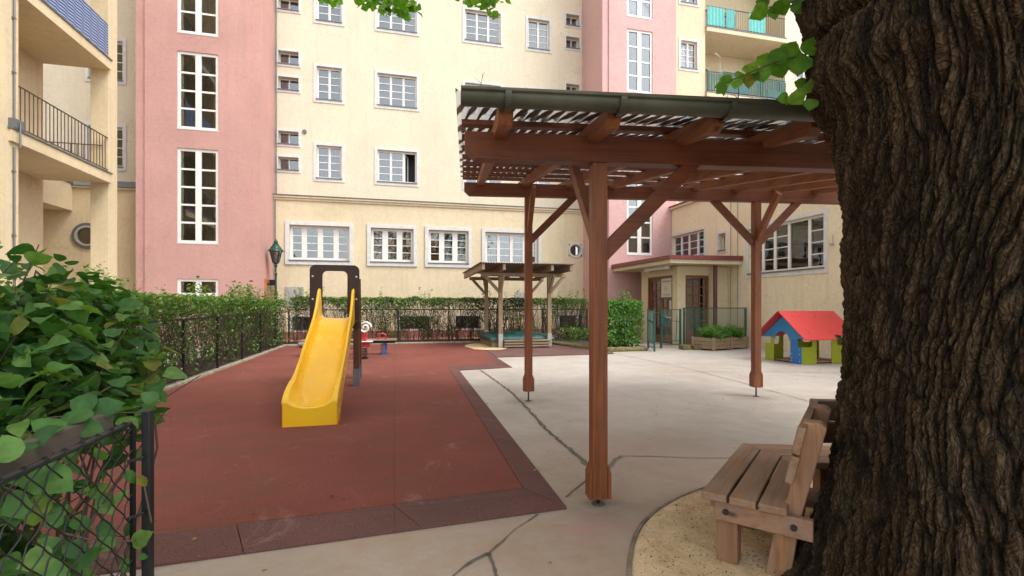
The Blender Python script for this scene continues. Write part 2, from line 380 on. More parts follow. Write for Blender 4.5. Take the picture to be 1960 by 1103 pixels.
# ------------------------------------------------------------------ mesh builder
ORG = {}
class MB:
    def __init__(s, T=None): s.v = []; s.f = []; s.T = T
    def add(s, vs, fs):
        o = len(s.v)
        s.v += [Vector(p) for p in vs]; s.f += [tuple(i + o for i in f) for f in fs]; return s
    def box(s, a, b):
        x0, x1 = sorted((a[0], b[0])); y0, y1 = sorted((a[1], b[1])); z0, z1 = sorted((a[2], b[2]))
        return s.add([(x0, y0, z0), (x1, y0, z0), (x1, y1, z0), (x0, y1, z0), (x0, y0, z1), (x1, y0, z1), (x1, y1, z1), (x0, y1, z1)],
                     [(0, 3, 2, 1), (4, 5, 6, 7), (0, 1, 5, 4), (1, 2, 6, 5), (2, 3, 7, 6), (3, 0, 4, 7)])
    def bar(s, p, q, w, h, up=(0, 0, 1)):
        p, q = Vector(p), Vector(q); d = (q - p).normalized(); up = Vector(up)
        if abs(d.dot(up)) > .98: up = Vector((0, 1, 0)) if abs(d.y) < .9 else Vector((1, 0, 0))
        sd = d.cross(up).normalized() * w / 2; u = sd.cross(d).normalized() * h / 2
        vs = []
        for c in (p, q):
            for a, b in ((-1, -1), (1, -1), (1, 1), (-1, 1)): vs.append(c + sd * a + u * b)
        return s.add(vs, [(0, 1, 2, 3), (7, 6, 5, 4), (0, 4, 5, 1), (1, 5, 6, 2), (2, 6, 7, 3), (3, 7, 4, 0)])
    def tube(s, pts, r, n=8, cap=True):
        pts = [Vector(p) for p in pts]; rs = r if hasattr(r, '__len__') else [r] * len(pts)
        vs = []; fs = []; prev = None
        for i, p in enumerate(pts):
            d = (pts[min(i + 1, len(pts) - 1)] - pts[max(i - 1, 0)]).normalized()
            if prev is None:
                a = d.orthogonal().normalized()
            else:
                a = (prev - d * prev.dot(d))
                a = a.normalized() if a.length > 1e-6 else d.orthogonal().normalized()
            prev = a; bb = d.cross(a)
            for k in range(n):
                t = 2 * math.pi * k / n
                vs.append(p + (a * math.cos(t) + bb * math.sin(t)) * rs[i])
        for i in range(len(pts) - 1):
            for k in range(n):
                k2 = (k + 1) % n
                fs.append((i * n + k, i * n + k2, (i + 1) * n + k2, (i + 1) * n + k))
        if cap:
            fs.append(tuple(range(n - 1, -1, -1))); o = (len(pts) - 1) * n; fs.append(tuple(range(o, o + n)))
        return s.add(vs, fs)
    def lathe(s, c, prof, n=16):
        vs = []; fs = []; c = Vector(c)
        for r, z in prof:
            for k in range(n):
                t = 2 * math.pi * k / n; vs.append(c + Vector((r * math.cos(t), r * math.sin(t), z)))
        for i in range(len(prof) - 1):
            for k in range(n):
                k2 = (k + 1) % n; fs.append((i * n + k, i * n + k2, (i + 1) * n + k2, (i + 1) * n + k))
        fs.append(tuple(range(n - 1, -1, -1))); o = (len(prof) - 1) * n; fs.append(tuple(range(o, o + n)))
        return s.add(vs, fs)
    def prism(s, poly, ext):            # poly: 3D planar loop, ext: vector
        n = len(poly); ext = Vector(ext); vs = [Vector(p) for p in poly]; vs += [p + ext for p in vs]
        fs = [tuple(range(n - 1, -1, -1)), tuple(range(n, 2 * n))]
        for k in range(n): k2 = (k + 1) % n; fs.append((k, k2, n + k2, n + k))
        return s.add(vs, fs)
    def ring(s, outer, inner, ext):     # plate with a hole, same vertex counts
        n = len(outer); ext = Vector(ext)
        o = [Vector(p) for p in outer]; i = [Vector(p) for p in inner]
        vs = o + i + [p + ext for p in o] + [p + ext for p in i]; fs = []
        for k in range(n):
            k2 = (k + 1) % n
            fs += [(k, k2, n + k2, n + k), (2 * n + k2, 2 * n + k, 3 * n + k, 3 * n + k2),
                   (k2, k, 2 * n + k, 2 * n + k2), (n + k, n + k2, 3 * n + k2, 3 * n + k)]
        return s.add(vs, fs)
    def build(s, name, mat, parent=None, bevel=0, smooth=False, seg=2, recalc=True, subsurf=0, zero=False):
        me = bpy.data.meshes.new(name)
        vs = s.v
        if s.T is not None: vs = [s.T @ p for p in vs]
        og = ORG.get(parent.name, Vector((0, 0, 0))) if parent else Vector((0, 0, 0))
        if parent is None:
            xs = [p.x for p in vs]; ys = [p.y for p in vs]; zs = [p.z for p in vs]
            og = Vector((0, 0, 0)) if zero else Vector(((min(xs) + max(xs)) / 2, (min(ys) + max(ys)) / 2, min(zs)))
        me.from_pydata([tuple(p - og) for p in vs], [], s.f)
        if recalc:
            bm = bmesh.new(); bm.from_mesh(me); bmesh.ops.recalc_face_normals(bm, faces=bm.faces); bm.to_mesh(me); bm.free()
        me.materials.append(M[mat] if isinstance(mat, str) else mat)
        o = bpy.data.objects.new(name, me); COL.objects.link(o)
        if parent: o.parent = parent
        else: o.location = og
        ORG[o.name] = og
        if smooth:
            for p in me.polygons: p.use_smooth = True
        if bevel:
            bv = o.modifiers.new('bevel', 'BEVEL'); bv.width = bevel; bv.segments = seg; bv.limit_method = 'ANGLE'; bv.angle_limit = R(40)
        if subsurf:
            ss = o.modifiers.new('sub', 'SUBSURF'); ss.levels = subsurf; ss.render_levels = subsurf
        return o
def tag(o, label=None, cat=None, group=None, kind=None):
    if label: o['label'] = label
    if cat: o['category'] = cat
    if group: o['group'] = group
    if kind: o['kind'] = kind
    return o
def thing(name, loc, label, cat, group=None):
    o = bpy.data.objects.new(name, None); COL.objects.link(o)
    o.location = loc; o.empty_display_size = .1; ORG[o.name] = Vector(loc)
    return tag(o, label, cat, group)

# numpy leaf scatter -----------------------------------------------------------
def leaves(name, P, size, mat, parent, up=.35, shape='diamond', aspect=.62, droop=0.0, nrm=None):
    P = np.asarray(P, float); n = len(P)
    og = ORG[parent.name] if parent else Vector((0, 0, 0))
    P = P - np.array(og)
    sz = size * rng.uniform(.6, 1.25, n)
    nr = rng.normal(size=(n, 3)); nr[:, 2] = np.abs(nr[:, 2]) + up * 2
    if nrm is not None: nr = nr * .6 + np.asarray(nrm) * 1.0
    nr /= np.linalg.norm(nr, axis=1)[:, None]
    t = rng.normal(size=(n, 3)); t[:, 2] -= droop
    t -= nr * (t * nr).sum(1)[:, None]; t /= np.linalg.norm(t, axis=1)[:, None]
    b = np.cross(nr, t)
    if shape == 'diamond':
        prof = [(0, 0, 0), (.45, .5, .1), (1, 0, -.05), (.45, -.5, .1)]
        faces = [(0, 1, 2, 3)]
    elif shape == 'oval':
        prof = [(0, 0, 0), (.2, .38, .05), (.55, .46, .06), (1, 0, -.14), (.55, -.46, .06), (.2, -.38, .05), (.5, 0, -.03)]
        faces = [(0, 1, 6), (1, 2, 6), (2, 3, 6), (3, 4, 6), (4, 5, 6), (5, 0, 6)]
    else:                               # broad, pointed, folded along the midrib
        half = [(.02, .16), (.0, .33), (.1, .47), (.28, .52), (.48, .47), (.66, .34), (.82, .18), (.93, .07)]
        mid = [(.0, .0), (.2, .0), (.45, 0), (.7, 0), (1.0, 0)]
        prof = []
        zf = lambda x, y: .22 * abs(y) - .18 * x * x + .03 * math.sin(9 * x) * (abs(y) > .2)
        for x, y in half: prof.append((x, y, zf(x, y)))
        for x, y in half: prof.append((x, -y, zf(x, -y)))
        k0 = len(prof)
        for x, y in mid: prof.append((x, y, zf(x, y)))
        faces = []
        m0 = {0: 0, 1: 0, 2: 1, 3: 1, 4: 2, 5: 3, 6: 3, 7: 4}
        for sgn, o in ((1, 0), (-1, 8)):
            for i in range(7):
                a, c = o + i, o + i + 1; ma, mc = k0 + m0[i], k0 + m0[i + 1]
                f = (ma, a, c) if ma == mc else (ma, a, c, mc)
                faces.append(f if sgn > 0 else f[::-1])
            f = (o + 7, k0 + 4, k0 + 3) if False else None
    k = len(prof)
    pr = np.array(prof)
    V = (P[:, None, :] + (pr[None, :, 0:1] * t[:, None, :] + pr[None, :, 1:2] * b[:, None, :] * (aspect / .5 if shape != 'broad' else 1) * .8
         + pr[None, :, 2:3] * nr[:, None, :]) * sz[:, None, None]).reshape(-1, 3)
    me = bpy.data.meshes.new(name)
    fl = []
    for f in faces: fl.append(np.array(f)[None, :] + (np.arange(n) * k)[:, None])
    if all(len(f) == len(faces[0]) for f in faces):
        A = np.concatenate(fl); tot = len(A); L = A.shape[1]
        me.vertices.add(len(V)); me.vertices.foreach_set('co', V.ravel())
        me.loops.add(tot * L); me.loops.foreach_set('vertex_index', A.ravel())
        me.polygons.add(tot); me.polygons.foreach_set('loop_start', np.arange(tot) * L)
        me.update(calc_edges=True)
    else:
        fs = []
        for a in fl: fs += [tuple(int(x) for x in r) for r in a]
        me.from_pydata([tuple(p) for p in V], [], fs)
        for p in me.polygons: p.use_smooth = True
    me.materials.append(M[mat])
    o = bpy.data.objects.new(name, me); COL.objects.link(o)
    if parent: o.parent = parent
    ORG[o.name] = og
    return o
# ================================================================== BUILDINGS
class Fr:                                 # a facade plane: u along t, z up, depth k inward
    def __init__(s, O, t, n): s.O, s.t, s.n = Vector(O), Vector(t), Vector(n)
    def p(s, u, z, k=0): return s.O + s.t * u - s.n * k + Vector((0, 0, z))
def fbox(mb, fr, u0, u1, z0, z1, k0, k1):
    vs = [fr.p(u, z, k) for k in (k0, k1) for z in (z0, z1) for u in (u0, u1)]
    return mb.add(vs, [(0, 1, 3, 2), (4, 6, 7, 5), (0, 4, 5, 1), (2, 3, 7, 6), (0, 2, 6, 4), (1, 5, 7, 3)])
def wall(fr, u0, u1, z0, z1, holes=(), th=.35):
    mb = MB()
    us = sorted({round(x, 4) for x in [u0, u1] + [h[i] for h in holes for i in (0, 1)] if u0 <= x <= u1})
    zs = sorted({round(x, 4) for x in [z0, z1] + [h[i] for h in holes for i in (2, 3)] if z0 <= x <= z1})
    ins = lambda u, z: any(h[0] < u < h[1] and h[2] < z < h[3] for h in holes)
    idx = {}; V = []; Fc = []
    def vi(i, j, k):
        if (i, j, k) not in idx: idx[(i, j, k)] = len(V); V.append(fr.p(us[i], zs[j], k * th))
        return idx[(i, j, k)]
    nu, nz = len(us) - 1, len(zs) - 1
    full = [[not ins((us[i] + us[i + 1]) / 2, (zs[j] + zs[j + 1]) / 2) for j in range(nz)] for i in range(nu)]
    g = lambda i, j: 0 <= i < nu and 0 <= j < nz and full[i][j]
    for i in range(nu):
        for j in range(nz):
            if not full[i][j]: continue
            for k in (0, 1): Fc.append((vi(i, j, k), vi(i + 1, j, k), vi(i + 1, j + 1, k), vi(i, j + 1, k)))
            if not g(i - 1, j): Fc.append((vi(i, j, 0), vi(i, j + 1, 0), vi(i, j + 1, 1), vi(i, j, 1)))
            if not g(i + 1, j): Fc.append((vi(i + 1, j, 0), vi(i + 1, j + 1, 0), vi(i + 1, j + 1, 1), vi(i + 1, j, 1)))
            if not g(i, j - 1): Fc.append((vi(i, j, 0), vi(i + 1, j, 0), vi(i + 1, j, 1), vi(i, j, 1)))
            if not g(i, j + 1): Fc.append((vi(i, j + 1, 0), vi(i + 1, j + 1, 0), vi(i + 1, j + 1, 1), vi(i, j + 1, 1)))
    mb.add(V, Fc); return mb
def window(par, fr, h, cols, rows, bw=.11, proud=.025, depth=.16, sill=True, curt=None, glassm='glass', mull=.09, fw=.06,
           surround='trim', framem='white', mid=None, munt=.028, name='window', open_col=None):
    """h = hole (u0,u1,z0,z1); cols = casements; rows = panes per casement"""
    u0, u1, z0, z1 = h
    mb = MB()
    if bw:
        fbox(mb, fr, u0 - bw, u1 + bw, z1, z1 + bw, -proud, .0 + .003)
        fbox(mb, fr, u0 - bw, u0, z0, z1, -proud, .003); fbox(mb, fr, u1, u1 + bw, z0, z1, -proud, .003)
        fbox(mb, fr, u0 - bw, u1 + bw, z0 - bw, z0, -proud, .003)
    else:
        fbox(mb, fr, u0 - .01, u1 + .01, z0 - .03, z0, -.01, .003)
    w = mb.build(name, surround, par)
    if sill:
        sb = MB(); fbox(sb, fr, u0 - .02, u1 + .02, z0 + .002, z0 + .035, -proud - .03, depth)
        sb.build('sill', 'lead', w)
    fb = MB(); k0, k1 = depth - .05, depth + .02
    a, b_, c, d = u0 + .002, u1 - .002, z0 + .036 if sill else z0 + .002, z1 - .002
    fbox(fb, fr, a, b_, d - fw, d, k0, k1); fbox(fb, fr, a, b_, c, c + fw, k0, k1)
    fbox(fb, fr, a, a + fw, c + fw, d - fw, k0, k1); fbox(fb, fr, b_ - fw, b_, c + fw, d - fw, k0, k1)
    ia, ib, ic, id_ = a + fw, b_ - fw, c + fw, d - fw
    n = len(cols); tot = sum(cols); wd = (ib - ia - mull * (n - 1)) / tot; x = ia; spans = []
    for i, cw in enumerate(cols):
        spans.append((x, x + cw * wd)); x += cw * wd
        if i < n - 1: fbox(fb, fr, x, x + mull, ic, id_, k0, k1); x += mull
    for i, (xa, xb) in enumerate(spans):
        if open_col == i: continue
        r = rows[i] if hasattr(rows, '__len__') else rows
        for j in range(1, r):
            zz = ic + (id_ - ic) * j / r; fbox(fb, fr, xa, xb, zz - munt / 2, zz + munt / 2, k0 + .02, k1 - .01)
    fb.build('window_frame', framem, w)
    pb = MB()
    for i, (xa, xb) in enumerate(spans):
        if open_col == i: continue
        fbox(pb, fr, xa, xb, ic, id_, k0 + .035, k0 + .041)
    if pb.v: pb.build('pane', glassm, w)
    if open_col is not None:            # one casement swung inwards
        xa, xb = spans[open_col]; ob = MB(); cw = xb - xa
        f2 = Fr(fr.p(xa, 0, k1 + .01), (fr.t * .35 - fr.n * .94).normalized(), fr.t)
        for q in ((0, .04, ic, id_), (cw - .04, cw, ic, id_), (.04, cw - .04, ic, ic + .05), (.04, cw - .04, id_ - .05, id_)):
            fbox(ob, f2, q[0], q[1], q[2], q[3], -.02, .02)
        ob.build('open_casement', framem, w)
    if curt:
        for (ca, cb, m_) in curt:       # fractions of the width, hung behind the glass
            cu = MB(); xa = ia + (ib - ia) * ca; xb = ia + (ib - ia) * cb; nn = max(4, int((xb - xa) / .035)); vs = []; fs = []
            for i in range(nn + 1):
                kk = k1 + .09 + .022 * math.sin(i * 1.9) + .01 * math.sin(i * .7)
                uu = xa + (xb - xa) * i / nn
                vs += [fr.p(uu, ic - .02, kk), fr.p(uu, id_ + .02, kk)]
                if i: fs.append((2 * i - 2, 2 * i, 2 * i + 1, 2 * i - 1))
            cu.add(vs, fs); cu.build('curtain', m_, w, smooth=True, recalc=False)
    return w

YW = 19.5
TOP = 18.5
# ---- rear apartment building -------------------------------------------------
B = thing('apartment_building', (0, YW, 0), 'cream apartment block with two pink stair towers behind the playground', 'apartment building')
frU = Fr((0, YW, 0), (1, 0, 0), (0, -1, 0))
frG = Fr((0, YW - .16, 0), (1, 0, 0), (0, -1, 0))
XL, XR = -4.35, 7.89
b1 = .11
def hole(u0, u1, z0, z1, b=b1): return (u0 + b, u1 - b, z0 + b, z1 - b)
cA = (ux(600, YW), ux(660, YW)); cB = (ux(717, YW), ux(803, YW)); cC = (ux(885, YW), ux(963, YW)); cD = (ux(1006, YW), ux(1056, YW))
cS = (ux(528, YW), ux(576, YW)); cT = (ux(1080, YW), ux(1112, YW))
upper = []
for r in range(4):
    z = 6.02 + 3.0 * r
    for ci, c in enumerate((cA, cB, cC, cD)):
        upper.append((hole(c[0], c[1], z, z + 1.49), ci, r))
    for c in (cS, cT):
        for zz in (6.28 + 3 * r, 7.25 + 3 * r): upper.append((hole(c[0], c[1], zz, zz + .66, .08), 9, r))
lowhole = [(ux(548, YW), ux(677, YW)), (ux(703, YW), ux(798, YW)), (ux(813, YW), ux(902, YW)), (ux(921, YW), ux(1034, YW))]
low = [hole(a, b_, 2.83, 4.45, .14) for a, b_ in lowhole]
base = [(ux(a, YW), ux(b_, YW), .35, .88) for a, b_ in ((560, 598), (765, 822), (871, 917), (1068, 1113))]
rw = (ux(1086, YW), ux(1111, YW), 3.40, 3.92)
wall(frU, XL - 11, XR + .2, 5.3, TOP, [h for h, _, _ in upper] + [(-10.2, -9.2, 6.1, 7.5), (-10.2, -9.2, 9.1, 10.5)], .35).build('wall', 'cream', B)
wall(frG, XL, XR + .2, 0, 5.3, low + base + [rw], .5).build('ground_floor_wall', 'cream_low', B)
mb = MB(); fbox(mb, frG, XL, XR + .1, 5.302, 5.38, -.10, .155); fbox(mb, frG, XL, XR + .1, 5.22, 5.298, -.05, -.003); mb.build('cornice', 'cream_low', B, bevel=.01)
mb = MB(); fbox(mb, frG, XL, XR + .1, 5.383, 5.41, -.13, .155); mb.build('cornice_flashing', 'lead', B)
mb = MB(); fbox(mb, frU, XL - 7, XR + 12, TOP, TOP + .3, -.6, 6); mb.build('roof', 'lead', B)
mb = MB(); fbox(mb, frU, XL - 10.9, XR, .1, TOP - .2, .75, .80); mb.build('interior', 'room', B)
cur = 'curtain'
for h, ci, r in upper:
    if ci == 9:
        window(B, frU, h, [1, 1], 1, bw=.08, fw=.035, mull=.04, depth=.24, curt=[(0, 1, cur)] if r % 2 else None, glassm='glass')
    elif ci in (0, 3):
        cm = [(0, 1, 'curtain_g')] if (r == 0) else [(0, .45, cur), (.55, 1, 'curtain_g')]
        if r >= 2: cm = [(0, 1, cur)]
        window(B, frU, h, [1, 1], 4, curt=cm, mull=.08, framem='white')
    else:
        cm = [(0, .32, cur), (.36, 1, 'curtain_g')] if r < 2 else [(0, 1, cur)]
        if ci == 1 and r == 0: cm = [(.02, .2, 'curtain_g'), (.4, .62, 'curtain_g')]
        window(B, frU, h, [1, 1, 1], 4, curt=cm, mull=.08, open_col=2 if (ci == 1 and r == 0) else None)
for i, h in enumerate(low):
    cols = [[1, 1.25, 1.25, 1], [1, 1, 1], [1, 1, 1], [1, 1, 1, 1]][i]
    cm = [[(0, .22, 'curtain_g'), (.26, 1, 'curtain_g')], [(.0, 1, 'curtain_o')], [(0, .3, 'curtain_o'), (.34, .66, 'curtain_g'), (.72, 1, cur)], [(0, 1, cur)]][i]
    window(B, frG, h, cols, 4, bw=.14, proud=.05, mull=(.19, .22, .21, .13)[i], fw=.10, depth=.18, curt=cm, glassm='glass_d' if i in (1, 2) else 'glass')
for h in base:
    window(B, frG, h, [1, 1], 1, bw=.05, fw=.04, mull=.04, sill=False, depth=.2, glassm='glass_d', name='basement_window', framem='lead', surround='trim')
for (a, b_, z) in ((-10.2, -9.2, 6.1), (-10.2, -9.2, 9.1)):
    window(B, frU, (a, b_, z, z + 1.4), [1, 1], 4, curt=[(0, 1, cur)])
# round window, grey box vents, small patches
def round_win(par, fr, u, z, r, m1='trim', hole_=True):
    mb = MB(); n = 28
    def circ(rr, k): return [fr.p(u + rr * math.cos(2 * math.pi * i / n), z + rr * math.sin(2 * math.pi * i / n), k) for i in range(n)]
    q = .0 if hole_ else -.19
    o = circ(r * 1.28, .0); i_ = circ(r, .0); mb.ring(o, i_, fr.n * .06); w = mb.build('round_window', m1, par, bevel=.008)
    mb = MB(); mb.ring(circ(r * 1.0, .16 + q), circ(r * .82, .16 + q), fr.n * .05); mb.build('window_frame', 'grey', w)
    mb = MB(); mb.prism(circ(r * .83, .17 + q), fr.n * .01); mb.build('pane', 'glass_d', w)
    if hole_: mb = MB(); mb.ring(circ(r * 1.35, .02), circ(r * 1.001, .02), -fr.n * .2); mb.build('reveal', m1, w)
round_win(B, frG, (rw[0] + rw[1]) / 2, (rw[2] + rw[3]) / 2, .25)
mb = MB(); fbox(mb, frG, ux(548, YW), ux(583, YW), 1.25, 2.0, -.03, -.001); mb.build('meter_box', 'grey', B, bevel=.008)
mb = MB(); fbox(mb, frG, ux(984, YW), ux(1004, YW), 1.1, 1.85, -.03, -.001); mb.build('meter_box', 'grey', B, bevel=.008)
mb = MB(); mb.tube([frU.p(ux(583, YW), 7.86, -.04), frU.p(ux(583, YW), 7.86, .01)], .08, 14); mb.build('vent_cap', 'lead', B)
mb = MB(); fbox(mb, frG, XL, XR, 0.002, .32, -.03, -.002); mb.build('plinth', 'paving', B)
mb = MB(); mb.tube([frU.p(XL + .08, 5.4, -.06), frU.p(XL + .08, TOP, -.06)], .022, 6); mb.tube([frG.p(XL + .08, 1.3, -.06), frG.p(XL + .08, 5.2, -.06)], .022, 6)
mb.build('lightning_conductor', 'lead', B)

def tower(X0, X1, Yf, pm, winx, wins, Yb, nm, low_sw=None):
    fr = Fr((0, Yf, 0), (1, 0, 0), (0, -1, 0))
    holes = [(winx[0], winx[1], a, b_) for a, b_, r in wins]
    t = wall(fr, X0, X1, 0, TOP, holes, .35).build(nm, pm, B)
    for x, n_ in ((X0, (-1, 0, 0)), (X1, (1, 0, 0))):
        f2 = Fr((x, 0, 0), (0, 1, 0), n_)
        mb = wall(f2, Yf + .352 if True else Yf, Yb, 0, TOP, [], .3)
        mb.build('tower_side_wall', pm, t)
    ins = .26
    pan = [(winx[0] - .0, winx[1] + .0, a, b_) for a, b_, r in wins]
    frp = Fr((0, Yf - .045, 0), (1, 0, 0), (0, -1, 0))
    wall(frp, X0 + ins, X1 - ins, 0, TOP, pan, .043).build('raised_panel', pm, t)
    for (a, b_, r) in wins:
        window(B, frp, (winx[0], winx[1], a, b_), [1, 1], r, bw=0, proud=.02, depth=.09, sill=False, mull=.17, fw=.085, munt=.06,
               curt=[(0, .42, cur), (.6, .8, cur)] if pm == 'pink2' else [(0, .44, 'curtain_g'), (.5, .84, 'curtain_g'), (.86, 1.0, cur)], glassm='glass', name='stair_window')  # first tower: grey curtains widened to lighten its glass, standing in for reflections
    mb = MB(); fbox(mb, fr, X0 + .4, X1 - .4, .1, TOP - .2, .8, .84); mb.build('tower_interior', 'room', t)
    return t
Y1 = 17.55
wx = (ux(340, Y1), ux(419, Y1))
zt = lambda py: zY(380, py, Y1)
T1 = tower(-7.93, -4.35, Y1, 'pink', wx, [(zt(566), zt(534), 1), (zt(466), zt(286), 5), (zt(249), zt(102), 4), (zt(67), zt(-90), 4), (zt(-128), zt(-270), 4)], YW - .01, 'stair_tower')
Y2 = 17.4
wx2 = (ux(1199, Y2), ux(1248, Y2)); zt2 = lambda py: zY(1224, py, Y2)
T2 = tower(7.89, 11.12, Y2, 'pink2', wx2, [(zt2(488), zt2(335), 5), (zt2(178), zt2(59), 4), (zt2(35), zt2(-90), 4), (zt2(-120), zt2(-240), 4)], YW - .01, 'stair_tower')
# side door and wall lamp of tower 1
frs = Fr((-4.35, 0, 0), (0, 1, 0), (1, 0, 0))
mb = MB(); ya, yb = uy(506, -4.35), uy(521, -4.35)
fbox(mb, frs, ya, yb, .0, 2.22, -.05, -.002); d_ = mb.build('door', 'orangewood', B, bevel=.006)
mb = MB()
for i in range(2):
    for j in range(4):
        w_ = (yb - ya - .3) / 2
        fbox(mb, frs, ya + .12 + i * (w_ + .06), ya + .12 + i * (w_ + .06) + w_, .3 + j * .46, .3 + j * .46 + .4, -.056, -.049)
mb.build('pane', 'glass_d', d_)
mb = MB(); q = frs.p(uy(514, -4.35), 2.0, 0); mb.box(q + Vector((0, -.05, -.15)), q + Vector((.06, .05, .2))); mb.box(q + Vector((.06, -.08, .02)), q + Vector((.24, .08, .22))); mb.build('wall_lamp', 'iron', B, bevel=.01)

# part right of tower 2: wall with windows, recessed balconies
XA, XB_ = 11.12, 13.98
hs = [(hole(ux(1299, YW), ux(1338, YW), z, z + 1.49), r) for r, z in enumerate((6.05, 9.05, 12.05, 15.05))]
wall(frU, XA + .002, XB_, 5.3, TOP, [h for h, _ in hs], .35).build('wall_beside_tower', 'cream_low', B)
for h, r in hs: window(B, frU, h, [1, 1], 4)
frR = Fr((0, 21.2, 0), (1, 0, 0), (0, -1, 0))
X5 = 18.4
dh = []
for z in (5.1, 8.1, 11.1, 14.1): dh += [(14.6, 15.35, z, z + 2.1), (16.2, 16.95, z + .0, z + 2.1)]
wall(frR, XB_ - .3, X5 + .3, 4.9, TOP, dh, .3).build('balcony_back_wall', 'cream_low', B)
for h in dh: window(B, frR, h, [1], 4, bw=.09, sill=False, glassm='glass_d', name='balcony_door')
wall(frU, X5, X5 + 9, 5.3, TOP, [(X5 + .7, X5 + 1.7, 9.1, 10.5), (X5 + .7, X5 + 1.7, 12.1, 13.5)], .35).build('wall_beyond_balconies', 'cream', B)
for z in (9.1, 12.1): window(B, frU, (X5 + .7, X5 + 1.7, z, z + 1.4), [1, 1], 4)
mb = MB(); fbox(mb, frU, XA, X5 + 8, .1, TOP - .2, 2.6, 2.65); mb.build('rear_interior', 'room', B)
for s_, x in ((1, XB_), (-1, X5)):
    mb = MB(); mb.box((x - .15 if s_ > 0 else x - .01, YW + .352, 5.0), (x + .01 if s_ > 0 else x + .15, 21.19, TOP - .01)); mb.build('balcony_side_wall', 'cream_low', B)
for k, z in enumerate((7.9, 10.95, 13.97)):
    mb = MB(); mb.box((XB_ + .02, YW - .12, z), (X5 - .02, 21.18, z + .2)); sl = mb.build('balcony', 'cream_low', B, bevel=.01)
    mb = MB(); mb.box((XB_ + .02, YW - .14, z + .203), (X5 - .02, YW + .02, z + .24)); mb.build('balcony_flashing', 'lead', sl)
    mb = MB(); yr = YW - .06; zt_ = z + 1.2
    mb.box((XB_ + .04, yr - .02, zt_ - .03), (X5 - .04, yr + .02, zt_)); mb.box((XB_ + .04, yr - .015, z + .3), (X5 - .04, yr + .015, z + .32))
    x = XB_ + .06
    while x < X5 - .05: mb.box((x, yr - .006, z + .322), (x + .013, yr + .006, zt_ - .032)); x += .12
    rl = mb.build('railing', 'green_iron' if k == 1 else 'rail_iron', sl)
    if k == 1:
        mb = MB(); x = XB_ + .1
        while x < X5 - .1: mb.box((x, yr - .045, z + .3), (x + .09, yr - .028, z + 1.1)); x += .135
        mb.box((XB_ + .9, yr - .06, z + .3), (XB_ + 2.3, yr - .046, z + .7)); mb.box((XB_ + 3.3, yr - .06, z + .3), (X5 - .1, yr - .046, z + .62)); mb.build('screen_slats', 'green_iron', sl)
    if k == 2:
        for (a, b_) in ((XB_ + .05, XB_ + .95), (XB_ + 1.05, XB_ + 1.5), (XB_ + 2.3, XB_ + 3.2)):
            mb = MB(); nn = 24; vs = []; fs = []
            for i in range(nn + 1):
                xx = a + (b_ - a) * i / nn; yy = yr - .04 + .012 * math.sin(i * 1.3)
                vs += [(xx, yy, z + .3), (xx, yy, zt_ - .05), (xx, yy + .008, zt_ - .05), (xx, yy + .008, z + .3)]
                if i:
                    o = 4 * i
                    fs += [(o - 4, o, o + 1, o - 3), (o - 3, o + 1, o + 2, o - 2), (o - 2, o + 2, o + 3, o - 1)]
            mb.add(vs, fs); mb.build('privacy_cloth', 'turq', sl, recalc=False)
mb = MB(); mb.tube([(15.6, 20.6, 11.2), (15.6, 20.6, 13.3), (15.45, 20.4, 13.45), (14.6, 19.6, 13.1)], .025, 8); mb.build('awning_pole', 'whitepl', B)

# ---- recessed corner left of tower 1 (annex) ---------------------------------
A = thing('annex_building', (-10, 18.5, 0), 'low cream annex with dark metal roof edge and round window left of the pink tower', 'building')
frA = Fr((0, 18.4, 0), (1, 0, 0), (0, -1, 0))
wall(frA, -14, -7.95, 0, 5.1, [], .5).build('wall', 'cream_left', A)
mb = MB(); fbox(mb, frA, -14, -7.95, 5.102, 5.16, -.08, .5); mb.build('cornice', 'cream_left', A)
mb = MB(); mb.add([(-14, 18.28, 5.17), (-7.95, 18.28, 5.17), (-7.95, 19.48, 5.62), (-14, 19.48, 5.62), (-14, 19.48, 5.17), (-7.95, 19.48, 5.17)],
                  [(0, 1, 2, 3), (0, 3, 4), (1, 5, 2), (3, 2, 5, 4), (0, 4, 5, 1)]); mb.build('roof', 'lead', A)
round_win(A, frA, ux(168, 18.4), zY(168, 452, 18.4), .33, 'lead', False)
mb = MB(); mb.box((-11.6, 16.6, 4.35), (-10.06, 18.38, 5.2)); mb.build('overhang', 'cream_left', A)
mb = MB(); mb.box((-11.6, 16.6, 5.203), (-10.04, 18.38, 5.28)); mb.build('overhang_flashing', 'lead', A)
mb = MB(); mb.box((-11.6, 16.9, 0), (-10.9, 18.38, 4.345)); mb.build('pier', 'cream_left', A)

